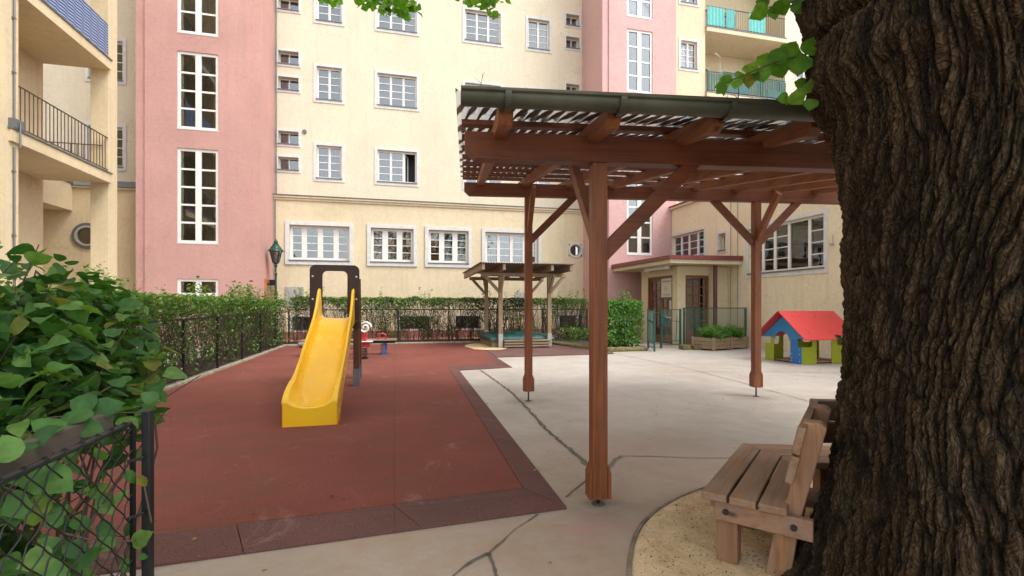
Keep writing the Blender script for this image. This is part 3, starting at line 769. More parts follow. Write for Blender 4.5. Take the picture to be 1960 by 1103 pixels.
# ---- left wing with balconies ------------------------------------------------
Lw = thing('balcony_wing', (-8.5, 10, 0), 'cream wing with pillars and open corner balconies at the left edge', 'building')
XLw = -7.5
mb = MB(); mb.box((XLw - .45, 2.0, 0), (XLw, 12.0, 17)); mb.build('wall', 'cream_left', Lw, bevel=.01)
mb = MB(); mb.box((XLw - .42, 15.2, 0), (XLw, 15.62, 17)); mb.build('pillar', 'cream_left', Lw, bevel=.01)
mb = MB(); mb.box((-12, 8, 0), (-9.0, 15.25, 17)); mb.build('inner_wall', 'cream_left', Lw)
for k, z in enumerate((4.60, 7.66, 10.7)):
    mb = MB(); mb.box((-8.998, 11.7, z), (XLw + .06, 12.0 + .0, z + .24)) if False else None
    mb.box((-8.998, 12.002, z), (XLw + .07, 15.198, z + .24)); mb.box((XLw + .002, 11.72, z), (XLw + .07, 12.0, z + .24))
    sl = mb.build('balcony', 'cream_left', Lw)
    mb = MB(); mb.box((XLw - .05, 11.70, z + .243), (XLw + .10, 15.199, z + .275)); mb.build('balcony_flashing', 'lead', sl)
    mb = MB(); mb.box((XLw + .002, 11.72, z + .277), (XLw + .11, 11.99, z + .46)); mb.build('flashing_corner', 'lead', sl)
    mb = MB(); xr = XLw - .02
    for (p, q) in (((xr, 12.01, z + 1.22), (xr, 15.19, z + 1.22)), ((xr, 12.01, z + .36), (xr, 15.19, z + .36))): mb.bar(p, q, .03, .02)
    y = 12.08
    while y < 15.15: mb.bar((xr, y, z + .37), (xr, y, z + 1.21), .014, .014); y += .125
    for (p, q) in (((xr - .1, 15.16, z + 1.0), (-8.96, 15.16, z + 1.0)),): mb.bar(p, q, .03, .02)
    x = -8.9
    while x < xr - .45: mb.bar((x, 15.16, z + .28), (x, 15.16, z + 1.0), .014, .014); x += .14
    mb.build('railing', 'rail_iron', sl)
    if k == 1:
        mb = MB(); vs = []; fs = []
        for i in range(41):
            yy = 12.05 + 3.1 * i / 40; xx = xr + .03 + .012 * math.sin(i * 1.57)
            vs += [(xx, yy, z + .3), (xx, yy, z + 1.2), (xx + .006, yy, z + 1.2), (xx + .006, yy, z + .3)]
            if i:
                o = 4 * i; fs += [(o - 4, o - 3, o + 1, o), (o - 3, o - 2, o + 2, o + 1), (o - 2, o - 1, o + 3, o + 2)]
        mb.add(vs, fs); mb.build('striped_cloth', 'stripe', sl, recalc=False)
mb = MB(); yc = uy(24, XLw); mb.tube([(XLw + .03, yc, 0.5), (XLw + .03, yc, 4.5)], .018, 6); mb.tube([(XLw + .13, yc, 4.5), (XLw + .13, yc, 5.0)], .018, 6); mb.tube([(XLw + .03, yc, 5.0), (XLw + .03, yc, 16)], .018, 6)
for z in (2.7, 4.0, 6.0, 7.1, 9): mb.box((XLw, yc - .03, z), (XLw + .05, yc + .03, z + .03))
mb.build('lightning_conductor', 'lead', Lw)

# ---- right wing (kindergarten) -----------------------------------------------
XW = 10.9
K = thing('kindergarten_building', (XW, 10, 0), 'low cream wing with wide white windows and a red edged entrance canopy', 'building')
frW = Fr((XW, 0, 0), (0, 1, 0), (-1, 0, 0))
def hx(pa, pb, ya, yb, pz):
    """hole on the wing wall: pixel columns, then heights measured at column pz"""
    a, b_ = uy(pb, XW), uy(pa, XW); return (a, b_, zX(pz, yb, XW), zX(pz, ya, XW))
w1 = hx(1287, 1351, 433, 503, 1351); w1 = (w1[0], Y2 - .05, w1[2], w1[3])
w2 = hx(1373, 1392, 441, 482, 1392)
w3 = hx(1432, 1579, 406, 516, 1579)
g = .09
H1, H2, H3 = (w1[0] + g, w1[1], w1[2], w1[3] - g), (w2[0] + .07, w2[1] - .07, w2[2] + .05, w2[3] - .07), (w3[0] + .02, w3[1] - .02, w3[2] + .03, w3[3] - .03)
wall(frW, 1.0, Y2 - .002, 0, 5.15, [H1, H2, H3], .4).build('wall', 'cream_wing', K)
mb = MB(); mb.box((XW - .10, 1.0, 5.153), (XW + 4, Y2 - .005, 5.24)); mb.build('cornice', 'cream_low', K)
mb = MB(); mb.box((XW - .14, 1.0, 5.243), (XW + 4.2, Y2 - .003, 5.29)); mb.build('roof', 'rust', K)
mb = MB(); mb.box((XW + 1.1, 1.2, 0.1), (XW + 1.15, Y2 - .1, 5.1)); mb.build('interior', 'room', K)
window(K, frW, H1, [1, 1.15, 1, 1], 4, bw=.09, mull=.10, curt=[(.5, 1, cur)], glassm='glass')
window(K, frW, H2, [1], 1, bw=.07, fw=.05, depth=.22)
window(K, frW, H3, [1.2, 1.6, 1.15, 1, 1], [4, 1, 4, 4, 4], bw=.12, mull=.09, glassm='glass_d', curt=[(0, .2, cur)])
# vestibule
XV, YV = 9.0, 14.0
frD = Fr((XV, 0, 0), (0, 1, 0), (-1, 0, 0)); frV = Fr((0, YV, 0), (1, 0, 0), (0, -1, 0))
dd = (uy(1287, XV), uy(1240, XV), 0.0, 2.32)
wall(frD, YV, 16.35, 0, 2.60, [dd], .2).build('vestibule_wall', 'cream_low', K)
gx = (ux(1312, YV), ux(1358, YV), 0.0, 2.30)
wall(frV, XV + .202, XW - .003, 0, 2.60, [gx], .2).build('vestibule_wall', 'cream_low', K)
mb = MB(); mb.box((XV + .002, 16.16, 0), (XW - .003, 16.36, 2.6)); mb.build('vestibule_wall', 'cream_low', K)
mb = MB(); mb.box((XV + .6, YV + .7, .05), (XW - .1, 16.1, 2.5)); mb.build('vestibule_interior', 'room', K)
def glazed(name, fr, a, b_, z0, z1, nc, nr, m_, k=.06, stile=.09, zb=.25):
    mb = MB(); fbox(mb, fr, a, a + stile, z0, z1, k, k + .05); fbox(mb, fr, b_ - stile, b_, z0, z1, k, k + .05)
    fbox(mb, fr, a + stile, b_ - stile, z1 - stile, z1, k, k + .05); fbox(mb, fr, a + stile, b_ - stile, z0, z0 + zb, k, k + .05)
    for i in range(1, nc): x = a + stile + (b_ - a - 2 * stile) * i / nc; fbox(mb, fr, x - .02, x + .02, z0 + zb, z1 - stile, k + .005, k + .045)
    for j in range(1, nr): z = z0 + zb + (z1 - z0 - stile - zb) * j / nr; fbox(mb, fr, a + stile, b_ - stile, z - .018, z + .018, k + .008, k + .042)
    d = mb.build(name, m_, K)
    mb = MB(); fbox(mb, fr, a + stile, b_ - stile, z0 + zb, z1 - stile, k + .022, k + .027); mb.build('pane', 'glass', d)
    mb = MB(); return d
mid = (dd[0] + dd[1]) / 2
fbm = MB(); fbox(fbm, frD, dd[0], dd[0] + .06, 0, 2.32, .0, .12); fbox(fbm, frD, dd[1] - .06, dd[1], 0, 2.32, 0, .12); fbox(fbm, frD, dd[0] + .06, dd[1] - .06, 2.25, 2.32, 0, .12)
fbm.build('door_frame', 'doorwood', K)
dA = glazed('door', frD, dd[0] + .062, mid - .004, .01, 2.245, 2, 6, 'doorwood')
dB = glazed('door', frD, mid + .004, dd[1] - .062, .01, 2.245, 2, 6, 'doorwood')
for z in (1.05,):
    mb = MB(); mb.tube([frD.p(mid + .07, z, .0), frD.p(mid + .07, z, -.06), frD.p(mid + .19, z, -.06)], .012, 8); mb.build('handle', 'steel', dB)
glazed('glazed_screen', frV, gx[0], gx[1], 0.01, 2.295, 3, 6, 'doorwood', zb=.5)
# poster on the right-hand leaf
pa, pb_ = uy(1284, XV), uy(1264, XV)
pz0, pz1 = zX(1274, 569, XV), zX(1274, 533, XV)
mb = MB(); fbox(mb, frD, pa, pb_, pz0, pz1, .035, .05); po = mb.build('poster', 'paper', None)
tag(po, 'pale poster with a yellow bird print taped to the entrance door', 'poster')
def text_obj(s, fr, u, z, size, par, mat, wd=None, k=.033):
    cu = bpy.data.curves.new('t', 'FONT'); cu.body = s; cu.size = size; cu.align_x = 'CENTER'; cu.extrude = .0008
    to = bpy.data.objects.new('t', cu); COL.objects.link(to)
    dg = bpy.context.evaluated_depsgraph_get(); me = bpy.data.meshes.new_from_object(to.evaluated_get(dg))
    bpy.data.objects.remove(to)
    xs = [v.co.x for v in me.vertices]; kx = (wd / (max(xs) - min(xs))) if wd else 1
    og = ORG[par.name]
    for v in me.vertices:
        p = fr.p(u, z, k) - fr.t * (v.co.x * kx) + Vector((0, 0, v.co.y)) + fr.n * v.co.z
        v.co = p - og
    me.materials.clear(); me.materials.append(M[mat])
    o = bpy.data.objects.new('lettering', me); COL.objects.link(o); o.parent = par; return o
um = (pa + pb_) / 2; pw = pb_ - pa; ph = pz1 - pz0
text_obj('KINDERGARTEN', frD, um, pz1 - ph * .2, .075, po, 'ink', pw * .8)
mb = MB()
for (du, dz, r) in ((.07, .03, .05), (.02, -.02, .045), (.1, -.05, .04), (-.04, -.04, .03)):
    mb.prism([frD.p(um + du * 1.0 + r * math.cos(i * math.pi / 6), (pz0 + pz1) / 2 + dz + r * .8 * math.sin(i * math.pi / 6), .034) for i in range(12)], frD.n * .001)
mb.build('bird_print', 'ochre', po)
mb = MB()
for i in range(3): fbox(mb, frD, um - pw * .33, um + pw * .33, pz0 + .05 + i * .028, pz0 + .058 + i * .028, .033, .034)
mb.build('small_print', 'ink', po)
mb = MB(); fbox(mb, frD, pa + .03, pa + .14, pz0 - .42, pz0 - .12, .04, .05); no = mb.build('notice', 'paper'); tag(no, 'small white notice on the door below the poster', 'notice')
# canopy
XC, YC = 8.3, 13.3
mb = MB(); mb.box((XC + .02, YC + .02, 2.62), (XW - .003, Y2 - .003, 2.75)); cpy = mb.build('canopy', 'cream_low', K, bevel=.008)
mb = MB(); mb.add([(XC - .05, YC - .05, 2.752), (XW - .004, YC - .05, 2.752), (XW - .004, Y2 - .004, 2.752), (XC - .05, Y2 - .004, 2.752),
                   (XC - .05, YC - .05, 2.86), (XW - .004, YC - .05, 2.90), (XW - .004, Y2 - .004, 2.99), (XC - .05, Y2 - .004, 2.9)],
                  [(0, 3, 2, 1), (4, 5, 6, 7), (0, 1, 5, 4), (1, 2, 6, 5), (2, 3, 7, 6), (3, 0, 4, 7)]); mb.build('canopy_roof', 'rust', cpy)
mb = MB(); mb.box((8.62, 14.1, 2.50), (8.78, 15.5, 2.615)); mb.build('tube_light_housing', 'whitepl', cpy, bevel=.02)
mb = MB(); px_ = ux(1369, 13.7); mb.tube([(px_, 13.7, 0), (px_, 13.7, 2.615)], .065, 14); mb.build('downpipe', 'maroon', K, smooth=False)
mb = MB(); q = onX(1440 + 155, 468, XW)
mb.tube([q + Vector((-.02, 0, .25)), q + Vector((-.02, 0, 0))], .012, 6); mb.tube([q + Vector((-.02, 0, 0)), q + Vector((-.10, 0, 0))], .035, 10); mb.build('wall_hook', 'grey', K)
for i, px in enumerate((1400, 1413)):
    mb = MB(); y_ = uy(px, XW); mb.tube([(XW - .03, y_, .1), (XW - .03, y_, 5.1)], .008, 6); mb.build('cable', 'lead', K)
# ================================================================== GROUND
mb = MB(); mb.add([(-120, -120, 0), (120, -120, 0), (120, 120, 0), (-120, 120, 0)], [(0, 1, 2, 3)])
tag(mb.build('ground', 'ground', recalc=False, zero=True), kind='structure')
# rubber surface, real corner positions
outer = [onG(1085, 975), onG(879, 710), onG(980, 704), onG(950, 685)]
inner = [onG(1000, 943), onG(858, 706), onG(950, 698), onG(917, 664)]
TH = .035
def flat(poly, z0, z1, name, mat):
    mb = MB(); mb.prism([(p[0], p[1], z0) for p in poly], (0, 0, z1 - z0)); return mb.build(name, mat, zero=True)
lf_out = onG(305, 1085); lf_in = onG(305, 1033)
dout = (lf_out - outer[0]).normalized(); L1 = outer[0] + dout * 4.6
din = (lf_in - inner[0]).normalized(); L2 = inner[0] + din * 4.4
XF = -3.28
red = [inner[0], inner[1], inner[2], inner[3], onG(925, 662), Vector((2.35, 16.3, 0)), Vector((XF, 16.3, 0)), Vector((XF, L2.y, 0)), ]
red = [Vector((p[0], p[1], 0)) for p in red]
tag(flat(red, 0, TH, 'rubber_surface', 'mat'), kind='structure')
# bevelled border blocks
def border(a0, a1, b0, b1, n, name='rubber_border'):
    """a = outer (low) edge, b = inner (high) edge, in n separate blocks"""
    mb = MB()
    for i in range(n):
        t0, t1 = i / n, (i + 1) / n - .0008
        A0, A1, B0, B1 = a0.lerp(a1, t0), a0.lerp(a1, t1), b0.lerp(b1, t0), b0.lerp(b1, t1)
        j = random.uniform(-.0015, .0015)
        mb.add([(A0.x, A0.y, 0), (A1.x, A1.y, 0), (B1.x, B1.y, 0), (B0.x, B0.y, 0),
                (A0.x, A0.y, .016 + j), (A1.x, A1.y, .016 + j), (B1.x, B1.y, TH - .001 + j), (B0.x, B0.y, TH - .001 + j)],
               [(0, 3, 2, 1), (4, 5, 6, 7), (0, 1, 5, 4), (1, 2, 6, 5), (2, 3, 7, 6), (3, 0, 4, 7)])
    tag(mb.build(name, 'mat_edge', zero=True, bevel=.003), kind='structure')
z0v = lambda p: Vector((p[0], p[1], 0))
outer = [z0v(p) for p in outer]; inner = [z0v(p) for p in inner]
border(outer[0], z0v(L1), inner[0] + Vector((0, -.006, 0)), z0v(L2) + Vector((0, -.006, 0)), 5)
border(outer[0], outer[1], inner[0] + Vector((.006, 0, 0)), inner[1] + Vector((.006, 0, 0)), 5)
border(outer[1], outer[2], inner[1], inner[2], 2)
border(outer[2], outer[3], inner[2], inner[3], 1)
far = [outer[3], onG(1175, 678), onG(1150, 664), onG(1100, 657), Vector((4.9, 16.3, 0)), Vector((2.36, 16.3, 0)), onG(926, 662), inner[3]]
far = [Vector((p[0], p[1], 0)) for p in far]
tag(flat(far, 0, TH - .006, 'rubber_surface_maroon', 'mat_far'), kind='structure')
# sandy patches round the sandbox
mb = MB(); c0 = Vector((2.75, 14.6, 0)); n = 30
mb.add([(c0.x, c0.y, TH + .004)] + [(c0.x + (1.0 + .25 * noise.noise(Vector((math.cos(i * 2 * math.pi / n), math.sin(i * 2 * math.pi / n), 1)) * 2)) * .62 * math.cos(i * 2 * math.pi / n),
        c0.y + 1.25 * math.sin(i * 2 * math.pi / n), TH + .004) for i in range(n)], [(0, i + 1, (i + 1) % n + 1) for i in range(n)])
tag(mb.build('spilled_sand', 'sand', recalc=False, zero=True), kind='structure')
# cracks and joints
def crack(pts, w, mat='joint', name='crack', jit=.02, z=.004, seed=0):
    mb = MB(); P = [Vector((p[0], p[1], 0)) for p in pts]; Q = []
    for a, b_ in zip(P[:-1], P[1:]):
        k = max(2, int((b_ - a).length / .035))
        for i in range(k): Q.append(a.lerp(b_, i / k))
    Q.append(P[-1]); vs = []; fs = []
    for i, q in enumerate(Q):
        d = (Q[min(i + 1, len(Q) - 1)] - Q[max(i - 1, 0)]).normalized(); nrm = Vector((-d.y, d.x, 0))
        s1 = noise.noise(q * 9 + Vector((seed, 0, 0))); s2 = noise.noise(q * 27 + Vector((3, seed, 0)))
        c = q + nrm * (s1 * jit + s2 * jit * .5); ww = w * (1 + .9 * noise.noise(q * 5 + Vector((7, 1, seed))) + .5 * s2)
        ww = max(ww, w * .25)
        vs += [c - nrm * ww / 2 + Vector((0, 0, z)), c + nrm * ww / 2 + Vector((0, 0, z))]
        if i: fs.append((2 * i - 2, 2 * i, 2 * i + 1, 2 * i - 1))
    mb.add(vs, fs); tag(mb.build(name, M[mat], recalc=False, zero=True), kind='structure')
M['joint'] = simple('dark_joint', (.115, .11, .085), .9, var=.4, scale=20)
M['joint_l'] = simple('faint_joint', (.25, .23, .20), .9, var=.3, scale=20)
M['sealer'] = simple('joint_sealer', (.165, .155, .135), .8, var=.25, scale=14)
crack([onG(918, 708), onG(975, 748), onG(1003, 776), onG(1045, 822), onG(1092, 862), onG(1128, 893)], .032, 'sealer', seed=2, jit=.03)
crack([onG(918, 708), onG(975, 748), onG(1003, 776), onG(1045, 822), onG(1092, 862), onG(1128, 893)], .012, 'joint', seed=5, jit=.03, z=.008)
crack([onG(1164, 898), onG(1178, 880), onG(1192, 873), onG(1240, 874), onG(1330, 877), onG(1500, 878), onG(1700, 880)], .012, 'joint_l', seed=3, jit=.004)
crack([onG(1164, 898), onG(1178, 882), onG(1190, 874)], .022, 'sealer', z=.008, seed=3)
crack([onG(1130, 915), onG(1100, 938), onG(1083, 952)], .016, seed=4, jit=.008)
crack([onG(1030, 985), onG(985, 1015), onG(935, 1060)], .010, seed=5, jit=.006)
crack([onG(935, 1060), onG(905, 1075), onG(870, 1100), onG(850, 1118)], .022, seed=6, jit=.008)
crack([onG(935, 1062), onG(945, 1085), onG(955, 1125)], .024, seed=7, jit=.008)
crack([onG(1170, 676), onG(1300, 702), onG(1420, 733), onG(1545, 768), onG(1660, 800)], .022, 'joint_l', seed=8, jit=.01)
crack([onG(1335, 712), onG(1450, 712), onG(1640, 714)], .02, 'joint_l', seed=9, jit=.01)
# tree pit
TC = Vector((2.58, 1.42, 0)); PR = 1.63
n = 72; mb = MB(); rings = 26; vs = []; fs = []
for j in range(rings + 1):
    r = PR * (1.0 - .003) * j / rings
    for i in range(n):
        t = 2 * math.pi * i / n; x, y = TC.x + r * math.cos(t), TC.y + r * math.sin(t)
        z = .012 + .018 * noise.noise(Vector((x, y, 0)) * 4) + .012 * noise.noise(Vector((x, y, 0)) * 13)
        z += .09 * max(0, 1 - r / 1.2) ** 1.5
        z = max(z, .005)
        if j == rings: z = .004
        vs.append((x, y, z))
for j in range(rings):
    for i in range(n): i2 = (i + 1) % n; fs.append((j * n + i, j * n + i2, (j + 1) * n + i2, (j + 1) * n + i))
mb.add(vs, fs); tag(mb.build('sandy_tree_pit', 'sand', recalc=False, zero=True, smooth=True), kind='structure')
mb = MB(); vs = []; fs = []
for i in range(n):
    t = 2 * math.pi * i / n
    for r, z in ((PR - .005, .004), (PR - .004, .012), (PR + .018, .007), (PR + .021, .002)):
        rr = r + .012 * noise.noise(Vector((math.cos(t) * 4, math.sin(t) * 4, r)))
        vs.append((TC.x + rr * math.cos(t), TC.y + rr * math.sin(t), z))
for i in range(n):
    i2 = (i + 1) % n
    for k in range(3): fs.append((4 * i + k, 4 * i + k + 1, 4 * i2 + k + 1, 4 * i2 + k))
mb.add(vs, fs); M['pitedge'] = simple('pit_edge_concrete', (.20, .155, .115), .9, var=.5, bscale=60)
tag(mb.build('tree_pit_edging', 'pitedge', zero=True, smooth=True), kind='structure')
# litter: chips, twigs, dry leaves
pts = []
for _ in range(5200):
    a = random.uniform(0, 2 * math.pi); r = PR * .98 * math.sqrt(random.random()); pts.append((TC.x + r * math.cos(a), TC.y + r * math.sin(a), .03 + .02 * random.random() + .09 * max(0, 1 - r / 1.2) ** 1.5))
for _ in range(1500):
    a = random.uniform(1.6, 4.4); r = .72 + abs(random.gauss(0, .25)); pts.append((TC.x + r * math.cos(a), TC.y + r * math.sin(a), .03 + .02 * random.random() + .09 * max(0, 1 - r / 1.2) ** 1.5))
M['litter'] = leafmat('dry_litter', (.06, .035, .018), (.16, .10, .05), (.33, .24, .12), .05, .9)
o = leaves('leaf_litter', pts, .010, 'litter', None, up=1.5); tag(o, kind='stuff')
pts = [(random.uniform(-3, 9), random.uniform(2.2, 12), .045) for _ in range(260)]
o = leaves('scattered_dry_leaves', pts, .028, 'litter', None, up=3.0); tag(o, kind='stuff')
# strips beyond the play area
mb = MB(); mb.box((XF - 1.0, 16.55, 0), (7.2, 17.2, .10)); tag(mb.build('planting_bed', 'soil', zero=True), kind='structure')
mb = MB(); mb.box((XF - 1.2, 16.38, 0), (5.2, 16.54, .07)); tag(mb.build('bed_kerb', 'kerb', zero=True, bevel=.02), kind='structure')
mb = MB(); mb.box((XF - 1.0, 17.22, 0), (9, 17.8, .02)); tag(mb.build('path', 'asph', zero=True), kind='structure')
mb = MB(); mb.box((XL + .01, 17.81, 0), (7.88, 19.3, .024)); tag(mb.build('paved_strip', 'paving', zero=True), kind='structure')
mb = MB(); mb.box((XF - 1.0, -1, 0), (XF - .16, 16.54, .10)); tag(mb.build('planting_bed_by_fence', 'soil', zero=True), kind='structure')
mb = MB(); mb.box((XF - .155, 3, 0), (XF - .005, 16.37, .085)); tag(mb.build('fence_kerb', 'kerb', zero=True, bevel=.02), kind='structure')
# mossy raised edging of the right-hand bed
def log_edge(pts, r, name):
    mb = MB(); Q = []
    for a, b_ in zip(pts[:-1], pts[1:]):
        a, b_ = Vector(a), Vector(b_); k = max(2, int((b_ - a).length / .12))
        for i in range(k): Q.append(a.lerp(b_, i / k))
    Q.append(Vector(pts[-1])); Q = [q + Vector((.02 * noise.noise(q * 3), .02 * noise.noise(q * 3 + Vector((5, 5, 5))), 0)) for q in Q]
    mb.tube(Q, [r * (1 + .25 * noise.noise(q * 6)) for q in Q], 10)
    tag(mb.build(name, 'moss', smooth=True, zero=True), kind='structure')
g1, g2 = onG(1165, 674), onG(1236, 672)
log_edge([(5.0, 15.2, .05), (5.45, 13.6, .05), (g1.x - .1, g1.y + .35, .05), (g1.x, g1.y + .05, .05), (g2.x, g2.y + .05, .05), (g2.x + .05, g2.y + .5, .05)], .085, 'mossy_edging')
mb = MB(); mb.prism([(5.05, 16.3, 0), (5.1, 15.2, 0), (5.5, 13.7, 0), (g1.x, g1.y + .12, 0), (g2.x, g2.y + .1, 0), (g2.x, 13.4, 0), (7.3, 16.5, 0)], (0, 0, .07)); tag(mb.build('shrub_bed', 'soil', zero=True), kind='structure')
# ================================================================== PERGOLA
P1 = onG(1145, 965); P2 = onG(1008, 768); P3 = onG(1446, 760)
e1 = Vector((math.cos(R(8)), -math.sin(R(8)), 0)); e2 = Vector((math.sin(R(8)), math.cos(R(8)), 0)); ez = Vector((0, 0, 1))
BAY = 3.28; DEP = (P2 - P1).dot(e2)
PG = thing('pergola', (P1.x, P1.y, 0), 'large red-brown timber pergola with a grey-green gutter and see-through ribbed roof', 'pergola')
def PP(s, t, z): return P1 + e1 * s + e2 * t + ez * z
ZF, ZR = 2.225, 2.775            # undersides of front and rear beam
BH = .17
for t, zb in ((0, ZF), (DEP, ZR)):
    for s in (0, BAY):
        z0 = .045 if (t == 0) else .135
        mb = MB(); mb.bar(PP(s, t, z0), PP(s, t, zb - .002), .10, .10, up=e2); po = mb.build('post', 'post', PG, bevel=.006)
        mb = MB()
        for sg in (-1, 1):
            a = PP(s + sg * .0515, t, 0); prof = [(0, z0 + .004), (.022, z0 + .004), (.022, z0 + .17), (0, z0 + .225)]
            mb.prism([a + e1 * (sg * x) + ez * z - e2 * .052 for x, z in prof], e2 * .104)
        for sg in (-1, 1):
            a = PP(s, t + sg * .0535, 0); prof = [(0, z0 + .006), (.018, z0 + .006), (.018, z0 + .16), (0, z0 + .21)]
            if sg > 0: mb.prism([a + e2 * (sg * x) + ez * z - e1 * .048 for x, z in prof], e1 * .096)
        mb.build('post_shoe', 'post', PG, bevel=.003)
        mb = MB(); mb.tube([PP(s, t, -.02), PP(s, t, z0 + .02)], .011, 10); mb.build('steel_pin', 'iron', PG)
        mb = MB(); mb.tube([PP(s, t, .001), PP(s, t, .008)], .045, 14); mb.build('pin_plate', 'joint', PG)
        # braces
        br = []
        if t == 0:
            if s < 2 * BAY: br.append(e1)
            if s > 0: br.append(-e1)
        else:
            if s < 2 * BAY: br.append(e1)
            if s > 0: br.append(-e1)
        for d in br:
            mb = MB(); p, q = PP(s, t, zb - .60) + d * .02, PP(s, t, zb + .03) + d * .65
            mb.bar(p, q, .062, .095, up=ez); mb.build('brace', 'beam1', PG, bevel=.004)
        d = e2 if t == 0 else -e2
        zt_ = zb + .28 if t == 0 else zb + .02
        mb = MB(); mb.bar(PP(s, t, zb - .52) + d * .03, PP(s, t, zt_) + d * (.80 if t == 0 else .5), .06, .09, up=ez); mb.build('brace', 'beam2', PG, bevel=.004)
S0, S1 = -.87, 4.75
for t, zb in ((0, ZF), (DEP, ZR)):
    mb = MB(); prof = [(S0, zb + .06), (S0 + .065, zb), (S1 - .06, zb), (S1, zb + .06), (S1, zb + BH), (S0, zb + BH)]
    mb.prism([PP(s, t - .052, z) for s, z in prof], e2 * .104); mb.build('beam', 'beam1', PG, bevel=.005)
slope = (ZR - ZF) / DEP
T0, T1 = -.50, DEP + .55
zr = lambda t: ZF + BH - .03 + slope * t        # rafter underside
ang = math.atan(slope)
nr = []
s = S0 + .22; 
while s < S1: nr.append(s); s += .60
for s in nr:
    mb = MB(); hh = .10
    vs = [(T0, zr(T0) + .045), (T0 + .05, zr(T0 + .05)), (T1 - .05, zr(T1 - .05)), (T1, zr(T1) + .05), (T1, zr(T1) + hh), (T0, zr(T0) + hh)]
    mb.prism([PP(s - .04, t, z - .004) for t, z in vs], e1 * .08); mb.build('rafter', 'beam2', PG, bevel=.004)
t = T0 + .03; k = 0
while t < T1:
    mb = MB(); z = zr(t) + .10; mb.bar(PP(S0 - .02, t, z + .016), PP(S1, t, z + .016), .065, .035, up=ez); mb.build('batten', 'beam1', PG, bevel=.003)
    t += .50 if t > 0 else .57
PER = .076
M['sheet'] = sheet('ribbed_roof_sheet', (.05, .032, .02), 0, PER, 0, 1.05)
# the ribs are modelled; debris follows the valleys
mb = MB(); vs = []; fs = []; nst = 8; ncor = int((S1 - S0 + .1) / PER)
tt = [T0 - .05 + (T1 - T0 + .1) * j / 10 for j in range(11)]
tot = ncor * nst
for i in range(tot + 1):
    s = S0 - .05 + i * PER / nst; zz = .011 * math.cos(2 * math.pi * i / nst)
    for t_ in tt: vs.append(PP(s, t_, zr(t_) + .10 + .036 + .011 + zz))
for i in range(tot):
    for j in range(10): fs.append((i * 11 + j, (i + 1) * 11 + j, (i + 1) * 11 + j + 1, i * 11 + j + 1))
mb.add(vs, fs); sh = mb.build('ribbed_roof_sheet', 'sheet', PG, recalc=False, smooth=True)
# debris lying in the valleys of the sheet: real clumps
mb = MB()
for i in range(ncor + 1):
    s = S0 - .05 + (i + .5) * PER
    if s > 3.6: break
    t_ = T0 - .02
    dens = .15 if s < S0 + .3 else .72
    if s < S0 + .3: t_lim = T0 + .25
    while t_ < T1 * .45:
        L = random.uniform(.05, .28)
        if random.random() < dens * (1.0 if t_ < 1.0 else .5):
            z = zr(t_) + .10 + .036 + .004; z2 = zr(t_ + L) + .10 + .036 + .004
            w = PER * random.uniform(.18, .38); w2 = PER * random.uniform(.18, .38)
            pts = []; m_ = max(3, int(L / .025))
            for j in range(m_ + 1):
                f = j / m_; ww = (w * (1 - f) + w2 * f) * random.uniform(.7, 1.15) * (math.sin(math.pi * (f * .9 + .05)) ** .4)
                pts.append((PP(s + random.uniform(-.006, .006), t_ + L * f, z * (1 - f) + z2 * f + .012), ww))
            vs = []; fs = []
            for j, (p, ww) in enumerate(pts):
                vs += [p - e1 * ww, p + ez * .012, p + e1 * ww, p - ez * .012]
                if j:
                    o = 4 * j
                    for a in range(4): fs.append((o - 4 + a, o - 4 + (a + 1) % 4, o + (a + 1) % 4, o + a))
            mb.add(vs, fs)
        t_ += L + random.uniform(0, .06)
M['debris'] = simple('leaf_debris', (.028, .017, .011), .95, var=.5, scale=30)
tag(mb.build('leaf_debris', 'debris', PG, recalc=False), kind='stuff')
# gutter
GT = T0 - .085; GR = .062
mb = MB(); vs = []; fs = []; zg = 2.385; na = 14
sl_ = [S0 - .02, 0.4, 1.0, 1.16, 1.3, S1 * .5, S1]
sl_ = [S0 - .02 + i * .25 for i in range(int((S1 - S0) / .25) + 1)]
def gsec(s, r):
    c = PP(s, GT, zg - .003 * s)
    P = [c - e2 * (r + .014) + ez * .012, c - e2 * (r + .018) + ez * .0, c - e2 * (r + .004) - ez * .004]
    P += [c - e2 * r * math.cos(math.pi * k / na) - ez * (r * .85 * math.sin(math.pi * k / na) + .004) for k in range(na + 1)]
    P += [c + e2 * (r - .004) - ez * (.004)] + [c - e2 * (r - .004) * math.cos(math.pi * k / na) - ez * (r * .85 - .004) * math.sin(math.pi * k / na) for k in range(na - 1, 0, -1)]
    P += [c - e2 * (r - .006) + ez * .008]
    return P
m_ = len(gsec(0, GR))
for i, s in enumerate(sl_):
    vs += gsec(s, GR)
    if i:
        for k in range(m_): fs.append(((i - 1) * m_ + k, (i - 1) * m_ + (k + 1) % m_, i * m_ + (k + 1) % m_, i * m_ + k))
mb.add(vs, fs); gut = mb.build('gutter', 'zinc', PG, smooth=True)
mb = MB(); c = PP(S0 - .022, GT, zg); mb.prism([c - e2 * GR * math.cos(math.pi * k / na) - ez * (GR * .85 * math.sin(math.pi * k / na) + .002) for k in range(na + 1)], e1 * .004); mb.build('end_cap', 'zinc', gut)
mb = MB(); mb.tube([PP(S0 - .02, GT - GR - .006, zg + .008), PP(S1, GT - GR - .006, zg + .008)], .011, 8); mb.build('rolled_lip', 'zinc', gut)
